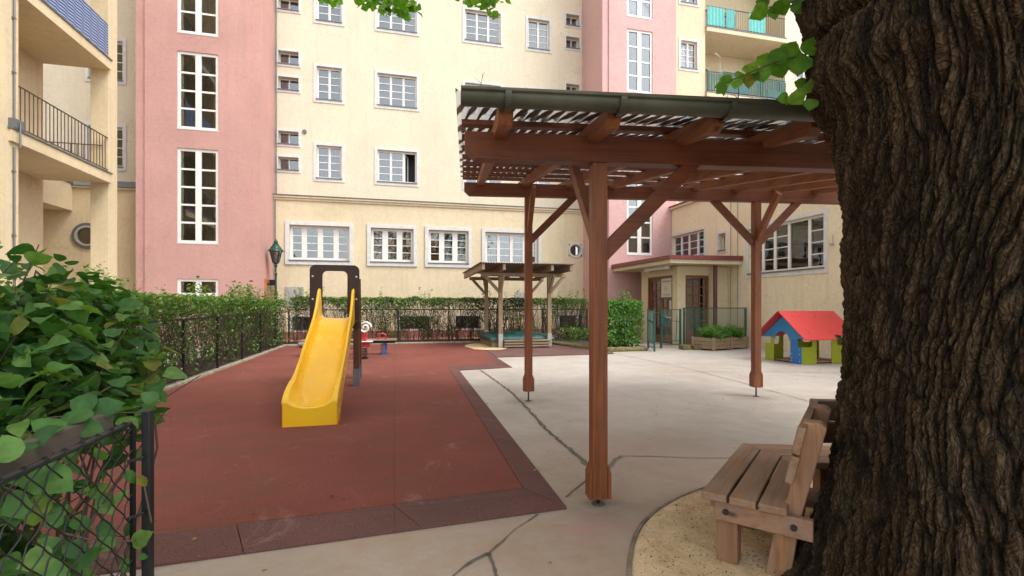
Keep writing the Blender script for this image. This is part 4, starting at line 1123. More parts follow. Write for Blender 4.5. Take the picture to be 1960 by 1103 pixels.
for s in nr[::1]:
    mb = MB(); c = PP(s, GT, zg - .003 * s); r = GR + .019
    P = [c - e2 * r * math.cos(math.pi * k / na) - ez * (r * .85 * math.sin(math.pi * k / na) + .003) for k in range(na + 1)]
    for a, b_ in zip(P[:-1], P[1:]): mb.bar(a - e1 * 0, b_, .028, .005, up=e1) if False else mb.add([a - e1 * .016, a + e1 * .016, b_ + e1 * .016, b_ - e1 * .016], [(0, 1, 2, 3)])
    mb.build('gutter_bracket', 'zinc', gut, recalc=False)
# rubbish in the gutter and on the edge of the roof
pts = [tuple(PP(random.uniform(S0, 3.2), GT + random.uniform(-.05, .06), zg + .004 + .01 * random.random())) for _ in range(900)]
o = leaves('gutter_litter', pts, .022, 'debris', gut, up=.4); tag(o, kind='stuff')
mb = MB()
def twig(mb, p, L, d, r=.0025, br=2):
    p = Vector(p); d = Vector(d).normalized(); pts = [p]
    for i in range(5): d = (d + Vector((random.uniform(-.25, .25),) * 1 + (random.uniform(-.25, .25), random.uniform(-.2, .2)))).normalized(); pts.append(pts[-1] + d * L / 5)
    mb.tube(pts, [r * (1 - .14 * i) for i in range(6)], 5)
    if br:
        for _ in range(br): twig(mb, pts[random.randint(2, 4)], L * .35, d + Vector((random.uniform(-1, 1), random.uniform(-1, 1), random.uniform(-.3, .8))), r * .6, 0)
twig(mb, PP(-.80, GT, zg - .02), .13, (.4, 0, 1))
twig(mb, PP(.62, GT, zg - .02), .18, (.2, 0, 1.2), .004)
for _ in range(26): twig(mb, PP(random.uniform(.1, 1.3), GT, zg - .01), random.uniform(.04, .12), (random.uniform(-1.5, 1.5), random.uniform(-.3, .3), random.uniform(.1, .7)), .0016, 1)
for _ in range(8): twig(mb, PP(random.uniform(-.8, .1), GT, zg - .01), random.uniform(.03, .06), (random.uniform(-1.5, 1.5), 0, random.uniform(.2, .8)), .0015, 1)
mb.build('dry_twigs', 'twig', gut, recalc=False)

# ================================================================== SANDBOX SHELTER
sx0, sx1, sy0, sy1 = 3.085, 4.615, 14.07, 16.35
SH = thing('sandbox_shelter', ((sx0 + sx1) / 2, (sy0 + sy1) / 2, 0), 'small weathered timber shelter with a ribbed roof over the sandbox', 'shelter')
for x in (sx0, sx1):
    for y in (sy0, sy1):
        mb = MB(); mb.box((x - .058, y - .058, .45), (x + .058, y + .058, 2.168)); mb.build('post', 'oldz', SH, bevel=.008)
        mb = MB(); mb.box((x - .064, y - .064, TH), (x + .064, y + .064, .455)); mb.build('post_base', 'grey', SH, bevel=.004)
        sg = 1 if x == sx0 else -1
        mb = MB(); mb.bar((x - sg * .03, y, 1.70), (x - sg * .48, y, 2.19), .07, .09); mb.build('brace', 'oldx', SH, bevel=.005)
        sy = 1 if y == sy0 else -1
        mb = MB(); mb.bar((x, y - sy * .03, 1.70), (x, y - sy * .45, 2.22), .07, .09); mb.build('brace', 'oldy', SH, bevel=.005)
for y in (sy0, sy1):
    mb = MB(); mb.box((2.50, y - .05, 2.17), (5.15, y + .05, 2.28)); mb.build('beam', 'oldx', SH, bevel=.006)
for x in (2.42, 3.02, 3.75, 4.45, 5.03):
    mb = MB(); mb.prism([(x - .04, 13.25, 2.31), (x - .04, 13.25, 2.485), (x - .04, 16.9, 2.42), (x - .04, 16.9, 2.245)], (.08, 0, 0)); mb.build('rafter', 'oldy', SH, bevel=.006)
M['sheet2'] = simple('dull_ribbed_sheet', (.17, .15, .125), .7, var=.4)
mb = MB(); vs = []; fs = []; n_ = int(2.8 / .0125)
for i in range(n_ + 1):
    x = 2.33 + i * .0125; zz = .012 * math.cos(2 * math.pi * i / 6)
    vs += [(x, 13.2, 2.50 + zz), (x, 16.95, 2.435 + zz), (x, 16.95, 2.442 + zz), (x, 13.2, 2.507 + zz)]
    if i:
        o = 4 * i
        for a in range(4): fs.append((o - 4 + a, o - 4 + (a + 1) % 4, o + (a + 1) % 4, o + a))
mb.add(vs, fs); mb.build('ribbed_roof', 'sheet2', SH)
# sandbox
bx0, bx1, by0, by1 = 2.86, 4.75, 14.2, 16.3
SB = thing('sandbox', ((bx0 + bx1) / 2, (by0 + by1) / 2, TH), 'wooden sandbox under the small shelter, covered by a green tarpaulin', 'sandbox')
for z in (.0, .155):
    for (a, b_, m_) in (((bx0, by0, 0), (bx1, by0 + .07, 0), 'oldx'), ((bx0, by1 - .07, 0), (bx1, by1, 0), 'oldx'), ((bx0, by0 + .072, 0), (bx0 + .07, by1 - .072, 0), 'oldy'), ((bx1 - .07, by0 + .072, 0), (bx1, by1 - .072, 0), 'oldy')):
        mb = MB(); mb.box((a[0], a[1], TH + z), (b_[0], b_[1], TH + z + .15)); mb.build('side_board', m_, SB, bevel=.008)
mb = MB(); nx, ny = 40, 44; vs = []; fs = []
for i in range(nx + 1):
    for j in range(ny + 1):
        x = bx0 - .10 + (bx1 - bx0 + .20) * i / nx; y = by0 - .10 + (by1 - by0 + .2) * j / ny
        e = min(x - (bx0 - .10), bx1 + .10 - x, y - (by0 - .10), by1 + .1 - y)
        z = TH + .34 + .03 * noise.noise(Vector((x, y, 0)) * 5)
        if e < .12: z -= (.12 - e) * 1.1
        elif e > .22: z -= min(.09, (e - .22) * .6) - .025 * noise.noise(Vector((x * 2, y * 6, 2)))
        if e > .05 and e < .2: z += .03
        vs.append((x, y, z))
for i in range(nx):
    for j in range(ny): fs.append((i * (ny + 1) + j, (i + 1) * (ny + 1) + j, (i + 1) * (ny + 1) + j + 1, i * (ny + 1) + j + 1))
mb.add(vs, fs); tp = mb.build('tarpaulin', 'teal', SB, smooth=True, recalc=False)
so = tp.modifiers.new('t', 'SOLIDIFY'); so.thickness = .006
# slatted pallet in front
PLT = thing('slatted_pallet', (3.85, 13.95, TH), 'low pallet of weathered slats leaning against the front of the sandbox', 'pallet')
for z in (.03, .11, .19):
    mb = MB(); mb.box((3.17, 13.86, TH + z), (4.62, 13.99, TH + z + .045)); mb.build('slat', 'oldx', PLT, bevel=.005)
for x in (3.35, 3.9, 4.45):
    mb = MB(); mb.box((x - .05, 13.992, TH), (x + .05, 14.06, TH + .235)); mb.build('crosspiece', 'oldz', PLT)

# ================================================================== SLIDE
SLX = -.865
SD = thing('slide', (SLX, 6.7, TH), 'yellow plastic slide with a dark brown entry panel and ladder', 'slide')
#        y     zbed  wall  hw   skirt(bottom z)
sec = [(5.405, .185, .055, .262, .0), (5.418, .195, .075, .272, .0), (5.45, .192, .11, .276, .0), (5.50, .186, .145, .277, .0), (5.56, .183, .175, .277, .0), (5.64, .188, .20, .276, .0), (5.74, .205, .215, .274, .05), (5.84, .23, .205, .272, .12),
       (6.0, .30, .185, .268, .20), (6.25, .42, .17, .268, .33), (6.6, .595, .165, .270, .50), (7.0, .79, .165, .264, .69), (7.3, .935, .18, .262, .84), (7.5, 1.02, .24, .262, .93),
       (7.62, 1.055, .33, .262, .96), (7.72, 1.07, .42, .262, .97), (7.80, 1.075, .45, .262, .98), (7.86, 1.075, .44, .262, .98)]
def slsec(y, zb, wl, hw, sk):
    P = []
    lip = .030 + .02 * (y < 5.9)
    q_ = min(1, wl / .12)
    right = [(hw, sk), (hw, zb + wl * .45), (hw + .004, zb + wl - .02 * q_), (hw - .004, zb + wl - .002 * q_), (hw - .018, zb + wl), (hw - lip - .004, zb + wl - .012 * q_),
             (hw - lip - .012, zb + wl * .55), (hw - lip - .022, zb + .055 * q_), (hw - lip - .045, zb + .018 * q_), (hw - lip - .085, zb + .002), (hw - .17, zb - .002), (.03, zb - .002)]
    fo = max(0, min(1, (5.86 - y) / .25)); rr_ = []
    for i_, (x, z) in enumerate(right):
        if i_ >= 6:
            x2 = (hw - lip) * (.96, .86, .74, .60, .42, .2)[i_ - 6]; z2 = zb + wl * .96 * (x2 / (hw - lip)) ** 2.6
            x = x + (x2 - x) * fo; z = z + (z2 - z) * fo
        rr_.append((x, z))
    right = rr_
    P = [(SLX + x, y, z + TH) for x, z in right] + [(SLX - x, y, z + TH) for x, z in right[::-1]]
    und = [(-hw + .02, max(sk, 0)), (hw - .02, max(sk, 0))]
    return P
mb = MB(); vs = []; fs = []; n_ = len(slsec(*sec[0]))
for i, s_ in enumerate(sec):
    vs += slsec(*s_)
    if i:
        for k in range(n_): fs.append(((i - 1) * n_ + k, (i - 1) * n_ + (k + 1) % n_, i * n_ + (k + 1) % n_, i * n_ + k))
fs.append(tuple(range(n_ - 1, -1, -1))); o = (len(sec) - 1) * n_; fs.append(tuple(range(o, o + n_)))
mb.add(vs, fs); ch = mb.build('chute', 'yellow', SD, smooth=True)
bv = ch.modifiers.new('b', 'BEVEL'); bv.width = .014; bv.segments = 4; bv.limit_method = 'ANGLE'; bv.angle_limit = R(38)
wn = ch.modifiers.new('w', 'WEIGHTED_NORMAL')
# entry panel: plate with rounded outline and rounded opening
def rrect(x0, x1, z0, z1, r, n=8, rb=None):
    P = []
    for (cx, cz, a0, rr) in ((x1 - r, z1 - r, 0, r), (x0 + r, z1 - r, 90, r), (x0 + (rb or r), z0 + (rb or r), 180, rb or r), (x1 - (rb or r), z0 + (rb or r), 270, rb or r)):
        for i in range(n + 1): a = R(a0 + 90 * i / n); P.append((cx + rr * math.cos(a), cz + rr * math.sin(a)))
    return P
YP = 7.90; px0, px1 = -1.265, -.535
o_ = rrect(px0, px1, .94, 1.93, .09, rb=.02); i_ = rrect(px0 + .185, px1 - .18, 1.10, 1.835, .075, rb=.04)
mb = MB(); mb.ring([(x, YP - .0, z) for x, z in o_], [(x, YP - .0, z) for x, z in i_], (0, .02, 0)); mb.build('entry_panel', 'brownpanel', SD, bevel=.003)
mb = MB()
for x in (px0 + .045, px1 - .045):
    for z in (1.06, 1.40, 1.75): mb.tube([(x, YP - .008, z), (x, YP, z)], .015, 12)
mb.build('bolt', 'steel', SD)
for x in (px0 + .05, px1 - .05):
    mb = MB(); mb.box((x - .045, YP + .022, TH + .26), (x + .045, YP + .11, 1.80)); mb.build('post', 'slidepost', SD, bevel=.006)
    mb = MB(); mb.box((x - .05, YP + .017, TH), (x + .05, YP + .115, TH + .27)); mb.build('post_base', 'lead', SD, bevel=.004)
    mb = MB(); mb.bar((x + .01, 8.55, 1.75), (x + .01, 8.78, TH + .2), .035, .09); mb.build('ladder_rail', 'slidepost', SD, bevel=.005)
    mb = MB(); mb.bar((x + .01, 8.775, TH + .25), (x + .01, 8.80, TH), .04, .095); mb.build('post_base', 'lead', SD)
    mb = MB(); mb.box((x - .012, YP + .112, 1.02), (x + .012, 8.56, 1.50)); mb.build('side_panel', 'brownpanel', SD, bevel=.004)
mb = MB(); mb.box((px0 + .03, YP - .03, 1.035), (px1 - .03, 8.62, 1.075)); mb.build('platform', 'slidepost', SD, bevel=.004)
for i, z in enumerate((.28, .52, .76)):
    yy = 8.77 - .22 * (z / 1.7); mb = MB(); mb.box((px0 + .06, yy - .05, TH + z), (px1 - .05, yy + .04, TH + z + .028)); mb.build('rung', 'oldx', SD, bevel=.003)

# ================================================================== SPRING SEESAW + spring rocker
def spring(mb, c, r, z0, z1, turns, wr):
    P = [Vector((c[0] + r * math.cos(a), c[1] + r * math.sin(a), z0 + (z1 - z0) * a / (2 * math.pi * turns))) for a in [i * 2 * math.pi / 14 for i in range(int(turns * 14) + 1)]]
    mb.tube(P, wr, 6)
SW = thing('spring_seesaw', (-.55, 12.9, TH), 'long spring seesaw with red seats and a blue coil spring behind the slide', 'seesaw')
q1 = onG(735, 681); q0 = Vector((q1.x - 1.15, q1.y + .1, 0))
mb = MB(); mb.box((q1.x - 2.0, q1.y - .14, TH + .36), (q1.x + .32, q1.y + .14, TH + .40)); mb.build('board', 'oldx', SW, bevel=.006)
mb = MB(); mb.box((q1.x - .5, q1.y - .03, TH + .29), (q1.x + .28, q1.y + .03, TH + .355)); mb.build('beam', 'iron', SW)
for q in (q1, Vector((q1.x - 1.15, q1.y, 0))):
    mb = MB(); spring(mb, q, .075, TH + .02, TH + .29, 6, .013); mb.build('coil_spring', 'bluesteel', SW, smooth=True)
    mb = MB(); mb.tube([(q.x, q.y, TH), (q.x, q.y, TH + .03)], .11, 14); mb.build('spring_base', 'bluesteel', SW)
for x in (q1.x - .05, q1.x - 1.35):
    mb = MB(); mb.prism([(x - .16, q1.y - .10, TH + .405), (x + .14, q1.y - .10, TH + .405), (x + .13, q1.y - .08, TH + .425), (x - .13, q1.y - .08, TH + .425)], (0, .2, 0)); mb.build('seat', 'redp', SW, bevel=.006)
    for yy in (q1.y - .12, q1.y + .12):
        mb = MB(); mb.tube([(x - .1, yy, TH + .40), (x - .1, yy, TH + .52), (x + .02, yy, TH + .55), (x + .1, yy, TH + .5), (x + .1, yy, TH + .40)], .012, 8); mb.build('grab_handle', 'redp', SW, smooth=True)
RK = thing('spring_rocker', (-.66, 12.3, TH), 'red and white spring rocker with a spiral shell-shaped head beside the slide ladder', 'spring rocker')
cx, cy = onG(697, 690).x, onG(697, 690).y
mb = MB(); spring(mb, (cx, cy), .07, TH + .02, TH + .26, 5, .012); mb.build('coil_spring', 'iron', RK, smooth=True)
mb = MB(); mb.tube([(cx, cy, TH), (cx, cy, TH + .025)], .10, 14); mb.build('spring_base', 'iron', RK)
mb = MB(); mb.prism([(cx - .10, cy - .03, TH + .28), (cx + .12, cy - .03, TH + .28), (cx + .14, cy - .03, TH + .40), (cx + .05, cy - .03, TH + .44), (cx + .08, cy - .03, TH + .60), (cx - .04, cy - .03, TH + .64), (cx - .06, cy - .03, TH + .45), (cx - .14, cy - .03, TH + .42)], (0, .06, 0)); mb.build('figure_board', 'redp', RK, bevel=.012)
for dy in (-.055, .055):
    P = [Vector((cx + .02 + (.145 - .011 * a) * math.cos(a), cy + dy * (1 + .6), TH + .74 + (.145 - .011 * a) * math.sin(a))) for a in [i * .3 for i in range(34)]]
    mb = MB(); mb.tube(P, .018, 8); mb.build('spiral', 'whitepl', RK, smooth=True)
mb = MB(); mb.box((cx - .14, cy - .10, TH + .40), (cx + .2, cy + .10, TH + .425)); mb.build('seat', 'whitepl', RK, bevel=.01)
# grey-white animal shape by the fence
q = onG(580, 668); ST = MB()
prof = []
for i in range(14):
    f = i / 13; x = -.30 + .62 * f; r = .12 * (math.sin(math.pi * min(1, f * 1.02 + .04)) ** .6) + .01
    prof.append((Vector((q.x + x + .15, q.y + .1 * f, TH + .09 + .16 * f ** 1.5)), r))
ST.tube([p for p, r in prof], [r for p, r in prof], 14); o = ST.build('play_boulder', 'stone', None, smooth=True, subsurf=1)
tag(o, 'smooth grey rounded boulder lying by the left fence behind the slide', 'boulder')

# ================================================================== PLAYHOUSE
hx0, hx1, hy0, hy1 = 8.69, 9.92, 8.76, 9.72
HS = thing('playhouse', ((hx0 + hx1) / 2, (hy0 + hy1) / 2, 0), 'small wooden playhouse with red roof, blue gable and lime green walls', 'playhouse')
yc = (hy0 + hy1) / 2; RZ = 1.16; EZ = .545; OV = .27
def gable(x, th, name='gable', wg=.20):
    # blue plate with an arched opening, from z .55 up under the roof and narrow corner strips
    z_roof = lambda y: RZ - .03 - (RZ - EZ) * abs(y - yc) / (yc - (hy0 - OV))
    ow = .215; arc = [(yc + .07 + ow * math.cos(a), .50 + ow * math.sin(a) * .95) for a in [math.pi * i / 14 for i in range(15)]]
    poly = [(hy0 - .17, .56), (hy0, .56)] + [(arc[0][0] * 0 + yc + .07 - ow, .56)]
    left = [(yc + .07 - ow, .50)]
    P = [(hy0 - wg, .56), (yc + .07 - ow, .56)] + [(y, z) for y, z in arc[::-1]] + [(yc + .07 + ow, .56), (hy1 + wg, .56), (yc + .07, z_roof(yc + .07) - .04), (yc - .07, z_roof(yc - .07) - .04)]
    mb = MB(); mb.prism([(x, y, z) for y, z in P], (th, 0, 0)); mb.build(name, 'lblue', HS, bevel=.003)
gable(hx0, .022); gable(hx1 - .022, .022, wg=-.10)
def panel(pts, ext, mat, name): mb = MB(); mb.prism(pts, ext); return mb.build(name, mat, HS, bevel=.004)
for x, e in ((hx0 - .002, .02), (hx1 - .018, .02)):
    panel([(x, hy0, .0), (x, yc + .07 - .215, .0), (x, yc + .07 - .215, .555), (x, hy0 + .02, .555), (x, hy0 + .02, .36), (x, hy0, .36)] if False else [(x, hy0, 0), (x, hy0 + .30, 0), (x, hy0 + .30, .557), (x, hy0 + .10, .557), (x, hy0 + .10, .40), (x, hy0 + .07, .37), (x, hy0, .37)], (e, 0, 0), 'blue' if x < 9 else 'lime', 'corner_panel')
    panel([(x, hy1, 0), (x, hy1 - .17, 0), (x, hy1 - .17, .557), (x, hy1 - .0 - .08, .557), (x, hy1 - .08, .40), (x, hy1 + .10, .40), (x, hy1 + .10, 0)] if x < 9 else [(x, hy1, 0), (x, hy1 - .25, 0), (x, hy1 - .25, .557), (x, hy1, .557)], (e, 0, 0), 'lime', 'corner_panel')
for y, e in ((hy0, .02), (hy1 - .02, .02)):
    panel([(hx0 + .02, y, 0), (hx0 + .42, y, 0), (hx0 + .42, y, .26), (hx0 + .40, y, .29), (hx0 + .42, y, .32), (hx0 + .42, y, .57), (hx0 + .30, y, .57), (hx0 + .30, y, .42), (hx0 + .27, y, .38), (hx0 + .02, y, .38)], (0, e, 0), 'lime', 'wall_panel')
    panel([(hx1 - .02, y, 0), (hx1 - .40, y, 0), (hx1 - .40, y, .30), (hx1 - .38, y, .33), (hx1 - .40, y, .36), (hx1 - .40, y, .62), (hx1 - .25, y, .62), (hx1 - .25, y, .45), (hx1 - .22, y, .41), (hx1 - .02, y, .41)], (0, e, 0), 'lime', 'wall_panel')
mb = MB()
for i in range(6): mb.box((hx0 + .03, hy0 + .03 + i * .152, .03), (hx1 - .03, hy0 + .17 + i * .152, .055))
mb.build('floor_boards', 'bench', HS)
for sg in (-1, 1):
    y_e = yc + sg * (yc - (hy0 - OV)); xa, xb = hx0 - .17, hx1 + .15
    P = [(xa, 0)] ; 
    # roof plate in (x, f): f=0 at the ridge and 1 at the eave, with a bite over the side door
    P = [(xa, 0), (xb, 0), (xb, 1.0), (xb - .28, 1.0), (xb - .36, .97), (xb - .44, .90), (xb - .53, .85), (xb - .62, .84), (xb - .68, .87), (xb - .70, .93), (xb - .70, 1.0), (xa, 1.0)]
    pt = lambda x, f: Vector((x, yc + (y_e - yc) * f, RZ + (EZ - RZ) * f))
    nn_ = Vector((0, sg * (RZ - EZ), abs(y_e - yc))).normalized()
    mb = MB(); mb.prism([pt(x, f) for x, f in P], nn_ * .02); mb.build('roof_panel', 'redroof', HS, bevel=.004)
mb = MB()
for (y, z) in ((hy0 + .04, .06), (hy0 + .04, .22), (hy0 + .26, .06), (hy0 + .26, .22), (hy0 + .04, .32), (hy0 + .26, .12)): mb.tube([(hx0 - .006, y, z), (hx0, y, z)], .010, 10)
mb.build('bolt', 'whitepl', HS)
mb = MB()
for x in (hx0 + .1, hx0 + .7, hx1 - .1):
    for f in (.2, .75):
        p = Vector((x, yc + ((hy0 - OV) - yc) * f, RZ + (EZ - RZ) * f)); nn_ = Vector((0, -(RZ - EZ), yc - hy0 + OV)).normalized(); mb.tube([p + nn_ * .02, p + nn_ * .025], .012, 10)
mb.build('bolt', 'maroon', HS)

# ================================================================== PLANTER
Pc = Vector((8.84, 11.95, 0)); da = Vector((.953, .303, 0)); db = Vector((-.303, .953, 0))
PLN = thing('wooden_planter', (9.5, 12.5, 0), 'weathered wooden planter box with lush feathery green plants in front of the mesh fence', 'planter')
Tm = Matrix.Translation(Pc) @ Matrix(((da.x, db.x, 0, 0), (da.y, db.y, 0, 0), (0, 0, 1, 0), (0, 0, 0, 1)))
LA, LB = 1.62, .72
for z in (.04, .15, .26):
    for (a, b_) in (((0, 0, z), (LA, .03, z + .102)), ((0, LB - .03, z), (LA, LB, z + .102)), ((0, .032, z), (.03, LB - .032, z + .102)), ((LA - .03, .032, z), (LA, LB - .032, z + .102))):
        mb = MB(Tm); mb.box(a, b_); mb.build('board', 'oldx', PLN, bevel=.006)
for (x, y) in ((-.02, -.02), (LA - .04, -.02), (-.02, LB - .04), (LA - .04, LB - .04), (LA / 2 - .03, -.022)):
    mb = MB(Tm); mb.box((x, y, 0), (x + .06, y + .06 if y < 0 and x != LA / 2 - .03 else y + .021 if x == LA / 2 - .03 else y + .06, .38)); mb.build('corner_post', 'oldz', PLN, bevel=.005)
mb = MB(Tm); mb.box((.035, .035, .06), (LA - .035, LB - .035, .33)); mb.build('soil', 'soil', PLN)
pts = []; nrm = []
mbs = MB()
for _ in range(95):
    x = random.uniform(.1, LA - .2); y = random.uniform(0, LB - .1); hgt = random.uniform(.25, .58) * (1.0 if x < 1.3 else .75)
    base_ = Tm @ Vector((x, y, .31)); lean = Vector((random.uniform(-.4, .4), random.uniform(-.85, .2), 1)); lean.normalize()
    P = [base_ + lean * hgt * f + Vector((0, 0, -.25 * hgt * f * f)) + (Vector((random.uniform(-.02, .02), random.uniform(-.02, .02), 0))) for f in (0, .3, .6, .85, 1)]
    mbs.tube(P, [.004, .0035, .003, .002, .001], 4)
    for _ in range(110):
        f = random.uniform(.2, 1.05); p = base_ + lean * hgt * f + Vector((0, 0, -.25 * hgt * f * f)); pts.append((p.x + random.gauss(0, .04), p.y + random.gauss(0, .04), p.z + random.gauss(0, .03)))
mbs.build('stems', M['plant'], PLN, recalc=False)
leaves('foliage', pts, .045, 'plant', PLN, up=.2, aspect=.34)
for (x, y, s_) in ((8.2, 12.45, .26), (8.52, 12.35, .22)):
    mb = MB(); mb.box((x, y, 0), (x + s_, y + s_, .14)); b_ = mb.build('stone_block' if s_ > .25 else 'stone_block', 'moss', None, bevel=.02)
    tag(b_, 'mossy stone block at the foot of the gate post' if s_ > .25 else 'smaller mossy stone block beside the wooden planter', 'stone block')

# ================================================================== LAMP POST
lx, ly = ux(528, 18.3), 18.3
LP = thing('street_lamp', (lx, ly, 0), 'dark green historic lantern on a slim post in front of the pink tower corner', 'street lamp')
mb = MB(); mb.lathe((lx, ly, 0), [(.11, 0), (.11, .12), (.09, .16), (.075, .7), (.09, .74), (.055, .8), (.045, 1.6), (.06, 1.63), (.06, 1.68), (.036, 1.72), (.032, 2.35), (.05, 2.38), (.05, 2.42), (.026, 2.46), (.022, 2.62), (.06, 2.68), (.05, 2.74), (.02, 2.8)], 14)
mb.build('post', 'lampgreen', LP, smooth=False)
def sq(r, z, n=6): return [(lx + r * math.cos(2 * math.pi * i / n + .3), ly + r * math.sin(2 * math.pi * i / n + .3), z) for i in range(n)]
mb = MB(); A_, B_ = sq(.10, 2.80), sq(.20, 3.22)
for i in range(6): mb.bar(A_[i], B_[i], .022, .022); mb.bar(A_[i], A_[(i + 1) % 6], .022, .022); mb.bar(B_[i], B_[(i + 1) % 6], .025, .025)
for (x, y, z) in A_: mb.bar((x, y, z), (lx, ly, 2.72), .018, .018)
mb.build('lantern_frame', 'lampgreen', LP)
mb = MB(); mb.add(sq(.095, 2.80) + sq(.19, 3.21), [(i, (i + 1) % 6, 6 + (i + 1) % 6, 6 + i) for i in range(6)]); mb.build('lantern_glass', 'glass', LP, recalc=False)
mb = MB(); mb.lathe((lx, ly, 0), [(.03, 2.8), (.045, 2.9), (.045, 3.05), (.02, 3.1)], 10); mb.build('bulb', 'whitepl', LP, smooth=True)
mb = MB(); mb.lathe((lx, ly, 0), [(.27, 3.20), (.25, 3.235), (.20, 3.28), (.15, 3.36), (.10, 3.42), (.10, 3.45), (.06, 3.48), (.07, 3.53), (.05, 3.58), (.01, 3.62)], 18); mb.build('lantern_cap', 'lampgreen', LP)
# ================================================================== BENCH (ring bench round the tree, two visible sections)
BN = thing('tree_bench', (2.0, 2.3, 0), 'wooden slatted ring bench with backrest built around the big tree', 'bench')
def bench_section(C, ang, x0, x1, m0, m1, near, mat):
    """C = corner on the front edge; local x runs along `ang` away from C (negative = near end), y towards the tree"""
    T = Matrix.Translation(C) @ Matrix.Rotation(R(ang), 4, 'Z')
    sg = -1
    W = .117; gap = .012; ZS = .335
    for i in range(3):
        ya, yb = i * (W + gap), i * (W + gap) + W
        mb = MB(T)
        P = [(x0 + m0 * ya, -ya), (x1 - m1 * ya, -ya), (x1 - m1 * yb, -yb), (x0 + m0 * yb, -yb)]
        mb.prism([(x, y, ZS) for x, y in P], (0, 0, .038)); mb.build('seat_plank', mat, BN, bevel=.007, seg=3)
    for i, (ya, za) in enumerate(((.366, .50), (.392, .635))):
        mb = MB(T); yb = ya
        lean = .22
        P = [(x0 + m0 * ya - (.02 if near else 0), 0), (x1 - m1 * ya, 0)]
        vs = []
        for x, _ in P: vs += [(x, -ya, za), (x, -ya - .034, za - .006), (x, -ya - .034 - lean * .125, za + .119), (x, -ya - lean * .125, za + .125)]
        mb.add(vs, [(0, 1, 2, 3), (7, 6, 5, 4), (0, 4, 5, 1), (1, 5, 6, 2), (2, 6, 7, 3), (3, 7, 4, 0)]); mb.build('backrest_board', mat, BN, bevel=.006)
    xs = []
    if near: xs.append(x0 + .075)
    xs.append(x1 - .52 if near else x0 + .42)
    if not near: xs.append(x1 - .35)
    for x in xs:
        mb = MB(T); mb.prism([(x, -.055, -.02), (x, -.155, -.02), (x, -.155, ZS - .003), (x, -.055, ZS - .003)], (.088, 0, 0)); mb.build('leg', 'benchz', BN, bevel=.008)
        # raking rear upright
        mb = MB(T); P = [(-.27, -.02), (-.375, -.02), (-.42, .30), (-.525, .745), (-.50, .768), (-.43, .765), (-.37, .40), (-.33, .33)]
        mb.prism([(x, y, z) for y, z in P], (.075, 0, 0)); mb.build('rear_upright', 'benchz', BN, bevel=.008)
        mb = MB(T); xe = x - .045 if near else x + .092
        mb.box((xe, -.055, .235), (xe + .042, -.475, ZS - .004)); cr = mb.build('seat_bearer', 'bench2' if mat == 'bench' else 'bench', BN, bevel=.006)
        if near:
            mb = MB(T)
            for y in (-.11, -.40): mb.tube([(xe - .012, y, .285), (xe, y, .285)], .014, 12)
            mb.build('bolt', 'rubberblk', cr)
    mb = MB(T); mb.box((x0 + .06, -.03, .285), (x1 - .3, -.052, ZS - .004)) ; mb.build('front_rail', mat, BN) if near else None
CB = Vector((2.275, 2.78, 0))
bench_section(CB, 40.4, -1.03, 0.0, 0.0, .577, True, 'bench')
bench_section(CB, -19.6, 0.0, 1.30, .577, .577, False, 'bench2')

# ================================================================== BIG TREE
TR = thing('linden_tree', (TC.x, TC.y, 0), 'massive old tree with deeply furrowed dark bark at the right edge', 'tree')
prof = [(-.15, 1.05), (-.03, .93), (.08, .84), (.235, .765), (.49, .695), (.75, .65), (1.0, .62), (1.26, .615), (1.52, .61), (1.77, .62), (1.9, .645), (2.02, .67), (2.16, .70), (2.29, .775), (2.41, .79), (2.54, .785), (2.65, .80), (2.8, .83), (3.1, .86), (3.6, .85), (4.2, .75)]
pz = np.array([p[0] for p in prof]); prr = np.array([p[1] for p in prof])
NA, NZ = 1400, 760
th = np.linspace(0, 2 * np.pi, NA, endpoint=False); zz = np.concatenate([np.linspace(-.15, 3.0, NZ - 40), np.linspace(3.02, 4.2, 40)])
TT, ZZ = np.meshgrid(th, zz)
def vnoise3(x, y, z, seed):
    """value noise on numpy arrays"""
    r = np.random.default_rng(seed); tab = r.random(4096)
    xi, yi, zi = np.floor(x).astype(int), np.floor(y).astype(int), np.floor(z).astype(int)
    fx, fy, fz = x - xi, y - yi, z - zi
    s = lambda t: t * t * (3 - 2 * t)
    fx, fy, fz = s(fx), s(fy), s(fz)
    hsh = lambda a, b, c: tab[(a * 73856093 ^ b * 19349663 ^ c * 83492791) & 4095]
    L = lambda a, b, t: a + (b - a) * t
    return L(L(L(hsh(xi, yi, zi), hsh(xi + 1, yi, zi), fx), L(hsh(xi, yi + 1, zi), hsh(xi + 1, yi + 1, zi), fx), fy),
             L(L(hsh(xi, yi, zi + 1), hsh(xi + 1, yi, zi + 1), fx), L(hsh(xi, yi + 1, zi + 1), hsh(xi + 1, yi + 1, zi + 1), fx), fy), fz) * 2 - 1
cx_, sx_ = np.cos(TT), np.sin(TT)
base_r = np.interp(ZZ, pz, prr)
wx_ = vnoise3(cx_ * 2 + 5, sx_ * 2 + 5, ZZ * 1.2 + 9, 1); wy_ = vnoise3(cx_ * 5 + 5, sx_ * 5 + 5, ZZ * 4 + 9, 2)
tw = .55 * np.sin(ZZ * 1.1)                     # ridges wander with height
ang_cam = math.atan2(-TC.y, -TC.x)
def ridged(freq, zf, seed):
    n1 = vnoise3(np.cos(a) * freq + 50, np.sin(a) * freq + 50, ZZ * zf + 20, seed)
    return 1 - np.abs(n1) * 2
